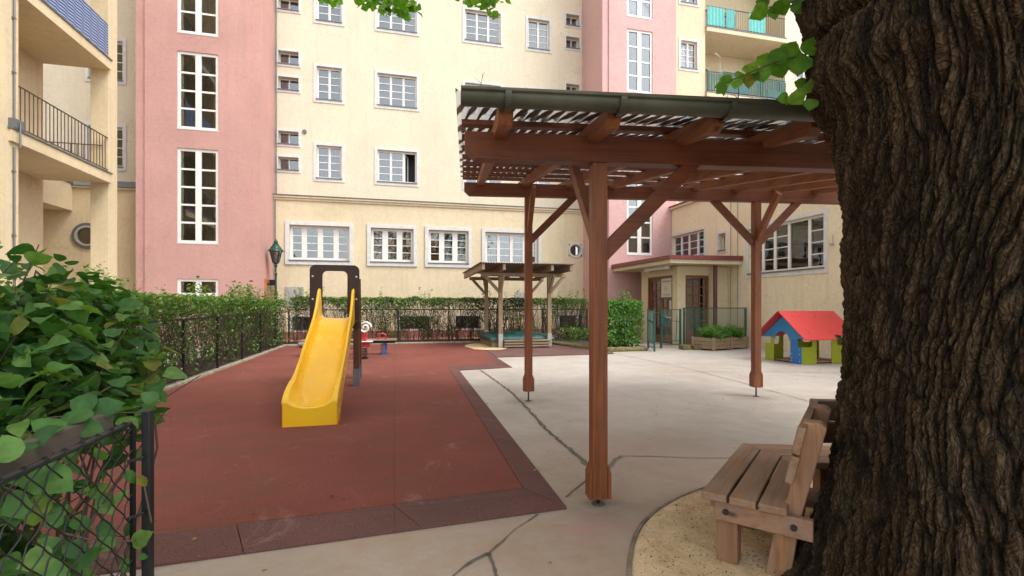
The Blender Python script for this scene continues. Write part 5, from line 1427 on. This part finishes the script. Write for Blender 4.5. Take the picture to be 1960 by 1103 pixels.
def plates(ncol, hgt, seed, wamp, shear):
    """cellular bark plates: returns F2-F1 (0 in the fissures) on the unrolled trunk"""
    r = np.random.default_rng(seed); nr_ = 256; jx = r.random((ncol, nr_)); jz = r.random((ncol, nr_)); lv = r.random((ncol, nr_))
    wu = wamp * vnoise3(cx_ * 4 + 30, sx_ * 4 + 30, ZZ * 2.2 + 8, seed + 1) + wamp * .35 * vnoise3(cx_ * 14 + 30, sx_ * 14 + 30, ZZ * 9 + 8, seed + 2)
    U = (TT / (2 * np.pi)) * ncol + wu + shear * ncol / 60; Wz = ZZ / hgt + 20 + .5 * vnoise3(cx_ * 9 + 3, sx_ * 9 + 3, ZZ * 6 + 2, seed + 3)
    ui = np.floor(U).astype(int); wi = np.floor(Wz).astype(int)
    f1 = np.full(U.shape, 9.0); f2 = np.full(U.shape, 9.0); cv = np.zeros(U.shape)
    for di in (-1, 0, 1):
        for dj in (-1, 0, 1):
            ii = (ui + di) % ncol; jj = (wi + dj) % nr_
            d = np.hypot(ui + di + jx[ii, jj] - U, (wi + dj + jz[ii, jj] - Wz))
            n_ = d < f1; f2 = np.where(n_, f1, np.minimum(f2, d)); cv = np.where(n_, lv[ii, jj], cv); f1 = np.where(n_, d, f1)
    return f2 - f1, cv
topf = np.clip((ZZ - 1.7) / .9, 0, 1)
shear = 3.0 * np.sin(ZZ * 1.3 + .5) + 9.0 * topf * topf * np.sin(TT - ang_cam + .6)
p1, c1 = plates(120, .34, 31, 1.3, shear); p2, c2 = plates(230, .12, 41, 1.5, shear); p3, c3 = plates(430, .04, 51, 1.0, shear)
sm = lambda x, a, b: np.clip((x - a) / (b - a), 0, 1) ** .6
r1 = sm(p1, .0, .5); r2 = sm(p2, .0, .45); r3 = sm(p3, 0, .4)
r4 = vnoise3(cx_ * 60 + 99, sx_ * 60 + 99, ZZ * 45 + 3, 6)
dom = .5 + .5 * vnoise3(cx_ * 1.5 + 9, sx_ * 1.5 + 9, ZZ * .9 + 2, 12)
ridge = (r1 * (.75 + .5 * c1) - .55) * 1.0 + (r2 * (.8 + .4 * c2) - .5) * .45 + (r3 - .5) * .16
lump = .035 * vnoise3(cx_ * 1.6 + 7, sx_ * 1.6 + 7, ZZ * 1.3 + 4, 8) + .02 * vnoise3(cx_ * 4 + 7, sx_ * 4 + 7, ZZ * 3 + 4, 9)
# buttress flutes near the foot
flute = .10 * np.exp(-np.maximum(ZZ, 0) / .35) * np.cos(TT * 7 + 1.0 + .6 * wx_)
amp = .023 + .012 * dom
rr = base_r + (lump * (np.clip((ZZ - .2), 0, 1) * .4 + .3)) + amp * ridge + .006 * r4 + flute * .8
# old healed branch collar: a swollen horizontal fold towards the camera
ang0 = math.atan2(-TC.y, -TC.x)
dA = np.angle(np.exp(1j * (TT - (ang0 - .45))))
fold = np.exp(-(dA / .75) ** 2) * np.exp(-((ZZ - 2.27 + .08 * dA) / .13) ** 2) * .05 - np.exp(-(dA / .8) ** 2) * np.exp(-((ZZ - 2.47 + .10 * dA) / .022) ** 2) * .05
rr = rr + fold
lean = np.clip(ZZ - 2.2, 0, 3) ** 1.3 * .04
X = rr * cx_ - lean; Y = rr * sx_; V = np.stack([X, Y, ZZ], -1).reshape(-1, 3)
me = bpy.data.meshes.new('trunk')
I = np.arange(NZ - 1)[:, None] * NA; J = np.arange(NA)[None, :]; J2 = (J + 1) % NA
Q = np.stack([I + J, I + J2, I + NA + J2, I + NA + J], -1).reshape(-1, 4)
me.vertices.add(len(V)); me.vertices.foreach_set('co', V.ravel()); me.loops.add(Q.size); me.loops.foreach_set('vertex_index', Q.ravel())
me.polygons.add(len(Q)); me.polygons.foreach_set('loop_start', np.arange(len(Q)) * 4); me.update(calc_edges=True)
at2 = me.attributes.new('ridge', 'FLOAT', 'POINT'); at2.data.foreach_set('value', np.clip(.48 + .55 * ridge + .12 * r4 + .12 * (c1 - .5), 0, 1).ravel().astype(np.float32))
me.polygons.foreach_set('use_smooth', np.ones(len(Q), bool)); me.materials.append(M['bark'])
tk = bpy.data.objects.new('trunk', me); COL.objects.link(tk); tk.parent = TR
# limbs above the frame
mb = MB()
for (dx, dy, dz, r0) in ((-1.6, 2.2, 3.6, .38), (1.8, 1.0, 3.8, .36), (.4, -2.0, 3.6, .34), (-2.6, -.6, 3.0, .3), (1.0, 3.2, 3.4, .26)):
    P = [Vector((TC.x, TC.y, 3.5)) + Vector((dx * f, dy * f, dz * f ** .8)) for f in (0, .15, .35, .6, .85, 1.1)]
    P = [p if not in_view(p, .12) else Vector((p.x, p.y, p.z)) for p in P]
    mb.tube(P, [r0, r0 * .85, r0 * .65, r0 * .45, r0 * .28, r0 * .12], 10)
mb.build('limb', 'bark', TR, smooth=True)
# crown: clumps of leaves, above the picture and reaching over the play area
pts = []
cc = [(random.gauss(0, 1), random.gauss(0, 1), random.gauss(0, 1)) for _ in range(260)]
for c in cc:
    v_ = Vector(c).normalized() * random.uniform(.35, 1.0) ** .5
    p = Vector((2.3 + v_.x * 5.0, .3 + v_.y * 5.0, 7.0 + v_.z * 2.7))
    for _ in range(20):
        q = p + Vector((random.gauss(0, .55), random.gauss(0, .55), random.gauss(0, .35)))
        if q.z > 4.3 and not in_view(q, .03): pts.append(tuple(q))
leaves('crown', pts, .23, 'crown', TR, up=.5)
# hanging sprays that dip into the top of the picture
def spray(pts_px, d, n, spread_px, size, seedn):
    P = []; rnd = random.Random(seedn)
    for (px, py) in pts_px:
        for _ in range(n): P.append(tuple(at(px + rnd.gauss(0, spread_px), py + rnd.gauss(0, spread_px * .7), d + rnd.gauss(0, .22))))
    return P
sp_ = spray([(618, -6), (632, -2), (645, 3), (700, -4), (715, 6), (728, 14), (742, 10), (752, 22), (762, 16), (775, 26), (786, 18), (708, 2), (760, 4), (740, -4), (780, 6), (890, -3), (902, 4), (918, -2), (930, 8), (943, 14), (952, 2), (938, -4)], 5.4, 9, 8, .085, 3)
leaves('hanging_leaves', sp_, .095, 'linden', TR, up=.3, shape='oval', aspect=.62)
mb = MB()
for pl in ([(600, -60), (625, -20), (645, 2)], [(690, -60), (720, -10), (760, 12), (785, 22)], [(880, -50), (915, -14), (945, 10)]):
    mb.tube([at(px, py, 5.4) for px, py in pl], .006, 5)
mb.build('twig', 'twig', TR, recalc=False)
# single large leaves on the twigs next to the trunk
def big_leaf(mb, c, tip, face, w, seed=0):
    """rounded linden leaf: base c, tip direction, approximate normal"""
    c = Vector(c); t = Vector(tip); L = t.length; t = t / L; nn = Vector(face); nn = (nn - t * nn.dot(t)).normalized(); b_ = nn.cross(t)
    prof_ = [(.0, .02), (-.03, .16), (.02, .32), (.15, .45), (.33, .5), (.52, .46), (.7, .33), (.86, .16), (.95, .05), (1.04, 0)]
    rnd = random.Random(seed); cup = rnd.uniform(-.1, .22); vs = []; fs = []
    for i, (x, y) in enumerate(prof_):
        if 1 < i < 8: y += .018 * (1 if i % 2 else -1)
        for s_ in (-1, 0, 1):
            z = cup * abs(y * s_) - .12 * x * x + .03 * math.sin(7 * x + seed) * abs(s_)
            vs.append(c + t * (x * L) + b_ * (y * s_ * w) + nn * (z * L))
        if i: o = 3 * i; fs += [(o - 3, o - 2, o + 1, o), (o - 2, o - 1, o + 2, o + 1)]
    mb.add(vs, fs)
D = 2.25
mbL = MB(); mbT = MB()
tw_pts = [(1575, 98), (1530, 107), (1480, 120), (1440, 137), (1400, 154), (1378, 168)]
mbT.tube([at(px, py, D - .05 * i * .4) for i, (px, py) in enumerate(tw_pts)], [.004, .0035, .003, .0025, .002, .0015], 6)
mbT.tube([at(px, py, D) for px, py in [(1570, 145), (1545, 158), (1525, 175), (1505, 190)]], [.004, .003, .002, .001], 6)
mbT.tube([at(px, py, D) for px, py in [(1600, -30), (1540, -4), (1500, 10), (1470, 14)]], [.005, .004, .003, .002], 6)
LV = [  # base px, tip px, width px
    (1502, 112, 1526, 75, 38), (1545, 104, 1560, 68, 34), (1512, 112, 1545, 135, 36), (1480, 120, 1505, 85, 36), (1535, 106, 1528, 142, 42), (1490, 118, 1498, 150, 38), (1462, 128, 1470, 98, 34),
    (1455, 131, 1462, 157, 34), (1430, 140, 1448, 115, 28), (1440, 137, 1432, 168, 30), (1410, 150, 1425, 140, 22), (1410, 150, 1408, 170, 24), (1396, 156, 1368, 168, 18), (1388, 162, 1372, 180, 20), (1400, 152, 1376, 152, 16), (1382, 168, 1386, 182, 14),
    (1545, 158, 1560, 175, 34), (1530, 168, 1536, 186, 30), (1520, 176, 1536, 200, 34), (1508, 186, 1486, 190, 20), (1540, 160, 1520, 158, 20), (1555, 190, 1548, 212, 26), (1560, 150, 1556, 130, 26), (1500, 190, 1512, 198, 14),
    (1535, -2, 1548, 30, 36), (1500, 10, 1505, 30, 24), (1512, 6, 1498, -10, 30), (1480, 12, 1485, 38, 24), (1468, 14, 1438, 34, 30), (1470, 10, 1448, 2, 26), (1520, 4, 1530, -18, 34), (1500, 8, 1476, 22, 22), (1524, 2, 1520, 24, 20), (1552, -5, 1566, 22, 26)]
for i, (bx, by, tx, ty, w) in enumerate(LV):
    rnd = random.Random(i); d = D + rnd.uniform(-.06, .06); a_ = at(bx, by, d); b_ = at(tx, ty, d + rnd.uniform(-.03, .03)); face = (a_ - Vector((0, 0, H))).normalized() * -1 + Vector((rnd.uniform(-.35, .35), rnd.uniform(-.35, .35), rnd.uniform(-.2, .5)))
    big_leaf(mbL, a_, b_ - a_, face, w / F * d * 1.05, i)
mbL.build('foliage', 'linden', TR, smooth=True, recalc=False); mbT.build('twig', 'twig', TR, recalc=False)

# ================================================================== HEDGES AND FENCES
def hedge(name, x0, x1, y0, y1, z0, z1, nleaf, nstem, label, low=.25, shoots=10, size=.05, along='x', zb=.1, root=None):
    T = root or thing(name, ((x0 + x1) / 2, (y0 + y1) / 2, zb), label, 'hedge')
    P = []; Q = []
    for _ in range(nleaf):
        x = random.uniform(x0, x1); y = random.uniform(y0, y1); u = x if along == 'x' else y
        cl = noise.noise(Vector((u * 1.1, 3, 0))) * .5 + .5
        if random.random() < low:
            z = random.uniform(z0, z1)
            if noise.noise(Vector((u * 1.6, z * 1.5, 5))) < -.02: continue
        else: z = z1 - abs(random.gauss(0, .13 + .12 * cl))
        z += .05 * noise.noise(Vector((u * 2.2, 0, 9)))
        P.append((x + random.gauss(0, .03), y + random.gauss(0, .03), z))
        if z > z1 - .06 and random.random() < .5: Q.append((x, y, z + .03 * random.random()))
    mb = MB()
    for _ in range(nstem):
        x = random.uniform(x0 + .05, x1 - .05); y = random.uniform(y0 + .1, y1 - .1)
        P_ = [Vector((x, y, zb - .02))]; lx_, ly_ = random.gauss(0, .06), random.gauss(0, .06)
        hh = random.uniform(.75, 1.0) * (z1 - zb)
        for k in range(1, 5): P_.append(Vector((x + lx_ * k + random.gauss(0, .025), y + ly_ * k * .5 + random.gauss(0, .02), zb + hh * k / 4)))
        r0 = random.uniform(.005, .013); mb.tube(P_, [r0, r0 * .9, r0 * .7, r0 * .5, r0 * .25], 4, cap=False)
        for _ in range(2):
            k = random.randint(1, 3); a_ = P_[k]; d_ = Vector((random.gauss(0, .18), random.gauss(0, .12), random.uniform(.15, .4))); mb.tube([a_, a_ + d_ * .5, a_ + d_ + Vector((0, 0, .05))], [r0 * .5, r0 * .4, r0 * .2], 3, cap=False)
    for _ in range(shoots):
        u = random.uniform(0, 1); x = x0 + (x1 - x0) * u if along == 'x' else random.uniform(x0, x1); y = random.uniform(y0, y1)
        for _ in range(random.randint(2, 6)):
            a_ = Vector((x + random.gauss(0, .1), y + random.gauss(0, .1), z1 - .1)); L = random.uniform(.12, .42); d_ = Vector((random.gauss(0, .12), random.gauss(0, .12), 1)).normalized()
            mb.tube([a_, a_ + d_ * L * .5, a_ + d_ * (L + .1)], [.003, .0025, .001], 3, cap=False)
            for k in range(int(L * 45)):
                q_ = a_ + d_ * (.1 + L * random.random()) + Vector((random.gauss(0, .03), random.gauss(0, .03), 0)); Q.append(tuple(q_))
    mb.build('stems', 'twig', T, recalc=False)
    leaves('foliage', P, size, 'hedge', T, up=.25)
    if Q: leaves('fresh_shoots', Q, size * 1.05, 'hedge_top', T, up=.5)
    return T
hedge('hedge', -3.3, 7.0, 16.75, 17.15, .2, 1.56, 36000, 620, 'long thin clipped hedge with bare stems along the rear fence', low=.62, shoots=16, size=.05)
# denser bushes inside the rear hedge
hedge('hedge', -4.2, -3.30, 4.6, 16.7, .15, 1.46, 44000, 330, 'leafy hedge behind the black mesh fence on the left', low=.72, shoots=26, size=.055, along='y')
hb = hedge('hedge', g1.x + .02, g2.x - .05, g1.y + .22, g1.y + .95, .15, 1.44, 9000, 60, 'block of ivy-grown hedge beside the green gate', low=.72, shoots=2, size=.055)
# ivy face of that block
P = []
for _ in range(2400):
    x = random.uniform(g1.x, g2.x); z = random.uniform(.2, 1.42)
    if random.random() < .45 and z < .9: continue
    P.append((x, g1.y + .17 + .05 * noise.noise(Vector((x * 3, z * 3, 0))) + random.gauss(0, .03), z))
leaves('ivy', P, .06, 'plant', hb, up=0, shape='oval')
hedge('shrub', 5.2, 7.1, 15.4, 16.5, .05, .5, 1600, 30, 'low dark shrub in the mossy edged bed behind the near pergola post', low=.9, shoots=0, size=.06)
pq = onG(1165, 676)
mb = MB(); hz = .98; yq = g1.y + .2
mb.tube([(g1.x + .45, yq, hz), (g1.x + .78, yq, hz + .01)], .014, 8); mb.tube([(g1.x + .45, yq, hz - .05), (g1.x + .45, yq, hz + .02)], .02, 8); mb.tube([(g1.x + .78, yq, hz - .05), (g1.x + .78, yq, hz + .02)], .02, 8)
mb.tube([(g1.x + .62, yq, hz), (g1.x + .62, yq, .07)], .012, 8); tag(mb.build('standpipe', 'steel', None, smooth=True), 'thin grey water tap bar sticking out of the ivy hedge block', 'standpipe')

def chain(mb, O, d, L, z0, z1, pitch, r, wave=0.0, seg=None, n=3):
    """diamond mesh from two families of wires in the plane through O along d"""
    O = Vector(O); d = Vector(d).normalized(); nrm_ = Vector((-d.y, d.x, 0)); h = z1 - z0
    for fam in (1, -1):
        k = -int(h / pitch) - 1
        while k * pitch < L + h:
            u0 = k * pitch; k += 1
            a0, a1 = (u0, u0 + h) if fam > 0 else (u0 + h, u0)
            t0, t1 = 0.0, 1.0      # clip to 0..L
            ua = lambda t: a0 + (a1 - a0) * t
            lo, hi = sorted(((0 - a0) / (a1 - a0), (L - a0) / (a1 - a0))); t0, t1 = max(0, lo), min(1, hi)
            if t1 - t0 < .01: continue
            m_ = max(1, int((t1 - t0) * h / (pitch / 2) * 2)) if wave else 1
            pts = []
            for j in range(m_ + 1):
                t = t0 + (t1 - t0) * j / m_; off = wave * math.sin(math.pi * ((ua(t) + fam * (z0 + h * t) * 0) / pitch * 2)) if wave else fam * r * .8
                zz_ = z0 + h * t
                if wave: zz_ += wave * .5 * math.sin(2 * math.pi * ua(t) / pitch)
                pts.append(O + d * ua(t) + nrm_ * off + Vector((0, 0, zz_)))
            mb.tube(pts, r, n, cap=False)
# rear fence
FR = thing('mesh_fence', (1.9, 16.6, 0), 'thin black mesh fence in front of the rear hedge', 'fence')
mb = MB(); chain(mb, (XF, 16.62, 0), (1, 0, 0), 10.2, .12, 1.14, .10, .0022); mb.build('wire_mesh', 'wire', FR, recalc=False)
mb = MB(); mb.bar((XF, 16.62, 1.16), (6.95, 16.62, 1.16), .028, .028); mb.bar((XF, 16.62, .12), (6.95, 16.62, .12), .02, .02); mb.build('rail', 'iron', FR)
x = XF
while x < 7.0:
    mb = MB(); mb.box((x - .02, 16.6, 0), (x + .02, 16.64, 1.18)); mb.build('post', 'iron', FR); x += 1.7
# left fence
FL = thing('mesh_fence', (XF - .06, 9, 0), 'black mesh fence with flat posts along the left edge of the red surface', 'fence')
mb = MB(); chain(mb, (XF - .06, 2.6, 0), (0, 1, 0), 13.9, .12, 1.03, .07, .0018); mb.build('wire_mesh', 'wire', FL, recalc=False)
mb = MB(); mb.bar((XF - .06, 2.6, 1.05), (XF - .06, 16.55, 1.10), .03, .03); mb.bar((XF - .06, 2.6, .12), (XF - .06, 16.55, .12), .02, .02); mb.build('rail', 'iron', FL)
y = 2.7
while y < 16.6:
    mb = MB(); mb.box((XF - .085, y - .025, 0), (XF - .045, y + .025, 1.07)); mb.build('post', 'iron', FL); y += 1.55
# gate and green fence on the right
GX0, GX1, GY = 7.86, 8.52, 13.1
GT_ = thing('garden_gate', (8.2, GY, 0), 'closed green iron gate leaf with bent bars and wire mesh left of the planter', 'gate')
def leaf_gate(root, O, d, w, mat='green_iron', wm='green_wire'):
    O = Vector(O); d = Vector(d).normalized()
    for u in (0, w):
        mb = MB(); mb.bar(O + d * u, O + d * u + Vector((0, 0, 1.2)), .055 if u == 0 else .05, .055, up=d); mb.build('gate_stile', mat, root, bevel=.004)
    mb = MB()
    for z in (.10, .22, 1.17): mb.bar(O + d * .028 + Vector((0, 0, z)), O + d * (w - .028) + Vector((0, 0, z)), .025, .022)
    mb.build('gate_rail', mat, root)
    mb = MB(); mb.bar(O + d * .028 + Vector((0, 0, .88)), O + d * (w - .02) + Vector((0, 0, .80)), .018, .018)
    for (a_, b_) in ((.12, .20), (.36, .26), (.48, .52)):
        mb.bar(O + d * (w * a_ * 1.6) + Vector((0, 0, .23)), O + d * (w * b_ * 1.6) + Vector((0, 0, 1.0)), .014, .014)
    mb.build('bent_bars', mat, root)
    mb = MB(); chain(mb, O + d * .03, d, w - .06, .24, 1.15, .075, .003); mb.build('wire_mesh', wm, root, recalc=False)
leaf_gate(GT_, (GX0, GY, 0), (1, 0, 0), GX1 - GX0)
mb = MB(); mb.box((GX0 - .03, GY - .05, .72), (GX0 + .16, GY - .03, 1.0)); mb.build('lock_plate', 'green_iron', GT_, bevel=.005)
mb = MB(); mb.tube([(GX0 + .1, GY - .06, .95), (GX0 + .1, GY - .10, .95), (GX0 + .28, GY - .10, .93)], .01, 8); mb.build('handle', 'steel', GT_)
G2 = thing('garden_gate', (7.3, 12.6, 0), 'open green iron gate leaf swung toward the playground beside the ivy block', 'gate')
leaf_gate(G2, (7.46, 13.15, 0), (-.36, -1.0, 0), .98)
GF = thing('mesh_fence', (9.7, GY, 0), 'green wire mesh fence between the gate and the cream building', 'fence')
mb = MB(); chain(mb, (GX1 + .08, GY, 0), (1, 0, 0), XW - GX1 - .12, .1, 1.2, .085, .0045); mb.build('wire_mesh', 'green_wire', GF, recalc=False)
mb = MB(); mb.tube([(GX1 + .08, GY, 1.22), (XW - .04, GY, 1.22)], .014, 8); mb.build('rail', 'green_iron', GF)
for x in (GX1 + .13, 9.02, 9.16, XW - .05):
    mb = MB(); mb.tube([(x, GY, 0), (x, GY, 1.235)], .03 if x != 9.16 else .012, 10); mb.build('post', 'green_iron', GF)
mb = MB(); mb.bar((GX1 + .1, GY - .03, 1.12), (9.05, GY - .03, .55), .015, .015); mb.build('stay', 'green_iron', GF)

# ---- near fence and lilac bush at the left edge --------------------------------
FN = thing('mesh_fence', (-.69, 1.2, 0), 'near black woven-wire fence panel with square post at the lower left corner', 'fence')
pn = Vector((-.700, 1.60, 0))
mb = MB(); mb.box((pn.x - .010, pn.y - .0, 0), (pn.x + .012, pn.y + .03, .995)); mb.build('post', 'iron', FN, bevel=.003)
mb = MB(); mb.tube([(pn.x - .022, pn.y - .018, 0), (pn.x - .022, pn.y - .018, .955), (pn.x - .022, pn.y - .035, .968), (pn.x - .022, .2, .968)], .0075, 10); mb.build('panel_frame', 'iron', FN, smooth=True)
mb = MB(); chain(mb, (pn.x - .022, .3, 0), (0, 1, 0), pn.y - .32, .05, .965, .062, .0019, wave=.004, n=5); mb.build('wire_mesh', 'iron', FN, recalc=False, smooth=True)
mb = MB()
yy = pn.y - .07
while yy > .5: mb.tube([(pn.x - .022, yy, .962), (pn.x - .011, yy + .006, .972), (pn.x - .022, yy + .01, .979), (pn.x - .033, yy + .006, .970), (pn.x - .022, yy, .962)], .0022, 5); yy -= .062
for z in (.86, .7, .5, .3, .15): mb.tube([(pn.x - .03, pn.y - .03, z), (pn.x - .0, pn.y - .01, z + .004), (pn.x + .0, pn.y + .0, z)], .005, 6)
mb.build('wire_ties', 'iron', FN, recalc=False)
M['railwood'] = wood('dark_weathered_rail', (.10, .075, .06), (34, 2, 34), 0, .75, .5, (.12, .11, .10))
RL = MB(); RL.bar((-.80, 1.62, .965), (-.80, .1, .965), .028, .06); o = RL.build('timber_rail', 'railwood', None, bevel=.004); tag(o, 'grey weathered timber rail behind the near wire panel', 'rail')
for yy in (1.45, .4):
    pass
LB_ = thing('bush', (-1.65, 1.9, 0), 'dense broad-leaved bush hanging over the near fence at the left', 'bush')
P = []; Nn = []
rnd = random.Random(11)
blobs = [(-1.75, 2.05, 1.15, .38), (-1.35, 2.15, 1.02, .30), (-1.95, 1.75, 1.28, .36), (-1.45, 1.75, .95, .28), (-1.25, 2.35, .82, .26), (-1.9, 2.4, 1.0, .35), (-1.3, 1.5, .75, .25), (-1.1, 1.75, .62, .22), (-1.6, 2.6, .85, .3), (-1.05, 1.45, .45, .22), (-1.25, 1.9, .35, .25), (-2.2, 2.1, .9, .4), (-1.55, 2.0, .6, .3)]
for px_, py_, dd_, rr_ in ((50, 570, 2.0, .24), (130, 610, 2.15, .24), (200, 640, 2.3, .22), (120, 720, 1.9, .22), (235, 720, 2.1, .17), (20, 640, 1.7, .24), (190, 570, 2.5, .14), (40, 760, 1.6, .2), (180, 770, 1.8, .16), (270, 690, 2.5, .15)):
    p_ = at(px_, py_, dd_); blobs.append((p_.x, p_.y, p_.z, rr_))
for (bx, by, bz, br) in blobs:
    for _ in range(int(1500 * br * br * 4 * .62)):
        v_ = Vector((rnd.gauss(0, 1), rnd.gauss(0, 1), rnd.gauss(0, 1))).normalized() * br * rnd.uniform(.2, 1.08) ** .5
        P.append((bx + v_.x, by + v_.y, bz + v_.z * .85)) if rnd.random() < .6 else None
leaves('foliage', P, .08, 'bush', LB_, up=.5, shape='broad', droop=.6)
mb = MB()
for _ in range(110):
    b_ = rnd.choice(blobs); a_ = Vector((rnd.uniform(-2.0, -1.1), rnd.uniform(1.5, 2.5), 0)); e_ = Vector((b_[0] + rnd.gauss(0, b_[3] * .6), b_[1] + rnd.gauss(0, b_[3] * .6), b_[2] + rnd.uniform(0, b_[3])))
    m_ = a_.lerp(e_, .5) + Vector((rnd.gauss(0, .08), rnd.gauss(0, .08), .05)); mb.tube([a_, a_.lerp(m_, .5), m_, m_.lerp(e_, .55), e_], [.009, .007, .005, .004, .002], 5, cap=False)
mb.build('branches', 'twig', LB_, recalc=False, smooth=True)
# leaves lying against the mesh, and the nearest big ones
NB = MB(); i = 100
NL = [  # px, py, tip px, tip py, width px, depth
    (60, 905, 140, 935, 78, 1.05), (55, 955, 0, 985, 60, 1.0), (65, 950, 75, 1010, 50, 1.02), (90, 900, 10, 850, 60, 1.1), (170, 800, 60, 830, 55, 1.25), (175, 790, 235, 770, 45, 1.35), (120, 800, 190, 815, 40, 1.3),
    (265, 790, 290, 800, 22, 1.5), (255, 1040, 288, 1020, 34, 1.32), (262, 915, 285, 930, 18, 1.34), (240, 905, 262, 925, 22, 1.33), (60, 1060, 110, 1030, 40, 1.1), (100, 1060, 30, 1090, 50, 1.05), (150, 1080, 190, 1050, 36, 1.15), (90, 1010, 120, 980, 34, 1.15),
    (215, 1050, 180, 1030, 30, 1.28), (170, 945, 205, 930, 30, 1.5), (190, 950, 220, 970, 28, 1.5), (225, 960, 245, 935, 20, 1.5), (140, 995, 175, 1010, 30, 1.45), (195, 1000, 215, 1040, 28, 1.45), (255, 1000, 235, 1030, 22, 1.5), (200, 880, 180, 860, 20, 1.55), (120, 860, 150, 890, 30, 1.6),
    (205, 905, 190, 930, 22, 1.5), (40, 870, 80, 890, 34, 1.3), (150, 850, 120, 875, 26, 1.4), (265, 1070, 285, 1060, 16, 1.36), (235, 1075, 255, 1095, 24, 1.4), (130, 1040, 165, 1070, 34, 1.3), (80, 1085, 130, 1103, 40, 1.2),
    (10, 870, 70, 850, 50, 1.0), (60, 850, 110, 815, 52, 1.1), (115, 825, 60, 800, 46, 1.15), (150, 815, 200, 830, 40, 1.25), (205, 785, 165, 770, 40, 1.4), (230, 800, 262, 815, 30, 1.45), (300, 768, 270, 752, 26, 1.5), (262, 790, 300, 765, 30, 1.5), (30, 880, 0, 830, 46, .95), (180, 780, 130, 765, 44, 1.35)]
for (bx, by, tx, ty, w, d) in NL:
    i += 1; rq = random.Random(i); a_ = at(bx, by, d); b_ = at(tx, ty, d + rq.uniform(-.04, .04)); face = -(a_ - Vector((0, 0, H))).normalized() + Vector((rq.uniform(-.5, .5), rq.uniform(-.4, .4), rq.uniform(0, .9)))
    big_leaf(NB, a_, b_ - a_, face, w / F * d * 1.0, i)
NB.build('foliage', 'bush', LB_, smooth=True, recalc=False)
mb = MB()
for pl, d in (([(0, 930), (60, 950), (90, 1000)], 1.02), ([(290, 1000), (282, 960), (276, 930)], 1.33), ([(120, 1020), (200, 1040), (260, 1035)], 1.3), ([(60, 1103), (130, 1040), (200, 960), (240, 900)], 1.5), ([(0, 880), (90, 800), (200, 790), (280, 790)], 1.45)):
    mb.tube([at(px, py, d) for px, py in pl], .0022, 5, cap=False)
mb.build('branches', 'twig', LB_, recalc=False)

for o in list(bpy.data.objects):
    if o.parent is None and 'category' in o.keys():
        g_ = {'mesh_fence': 'mesh fences round the playground', 'hedge': 'clipped hedges round the playground', 'garden_gate': 'green gate leaves at the entrance'}.get(o.name.split('.')[0])
        if g_: o['group'] = g_
# ================================================================== LIGHT
w = bpy.data.worlds.new('World'); S.world = w; w.use_nodes = True
nt = w.node_tree; bg = nt.nodes['Background']
sky = nt.nodes.new('ShaderNodeTexSky'); sky.sky_type = 'NISHITA'; sky.sun_disc = False
SUN_EL, SUN_AZ = 55.0, 132.0
sky.sun_elevation = R(SUN_EL); sky.sun_rotation = R(SUN_AZ); sky.air_density = 1.0; sky.dust_density = 2.0; sky.ozone_density = 1.0
hs_ = nt.nodes.new('ShaderNodeHueSaturation'); hs_.inputs['Saturation'].default_value = .30
nt.links.new(sky.outputs[0], hs_.inputs['Color'])
wm = nt.nodes.new('ShaderNodeMix'); wm.data_type = 'RGBA'; wm.blend_type = 'MULTIPLY'; wm.inputs[0].default_value = 1; wm.inputs[7].default_value = (1.02, 1.0, .97, 1)
nt.links.new(hs_.outputs[0], wm.inputs[6]); nt.links.new(wm.outputs[2], bg.inputs[0]); bg.inputs[1].default_value = .15
su = bpy.data.lights.new('sun', 'SUN'); su.energy = .75; su.angle = R(28); su.color = (1, .96, .90)
so_ = bpy.data.objects.new('sun', su); COL.objects.link(so_)
# sun_rotation turns clockwise from +Y when seen from above
az = R(SUN_AZ); dirv = Vector((math.sin(az) * math.cos(R(SUN_EL)), math.cos(az) * math.cos(R(SUN_EL)), math.sin(R(SUN_EL))))
so_.rotation_euler = dirv.to_track_quat('Z', 'Y').to_euler(); so_.location = (0, 0, 30)
S.view_settings.view_transform = 'Standard'; S.view_settings.look = 'None'; S.view_settings.gamma = 1
S.view_settings.exposure = 1.44
S.render.engine = 'CYCLES'
S.cycles.max_bounces = 8; S.cycles.diffuse_bounces = 4; S.cycles.transparent_max_bounces = 12; S.cycles.use_denoising = True
S.cycles.caustics_reflective = False; S.cycles.caustics_refractive = False
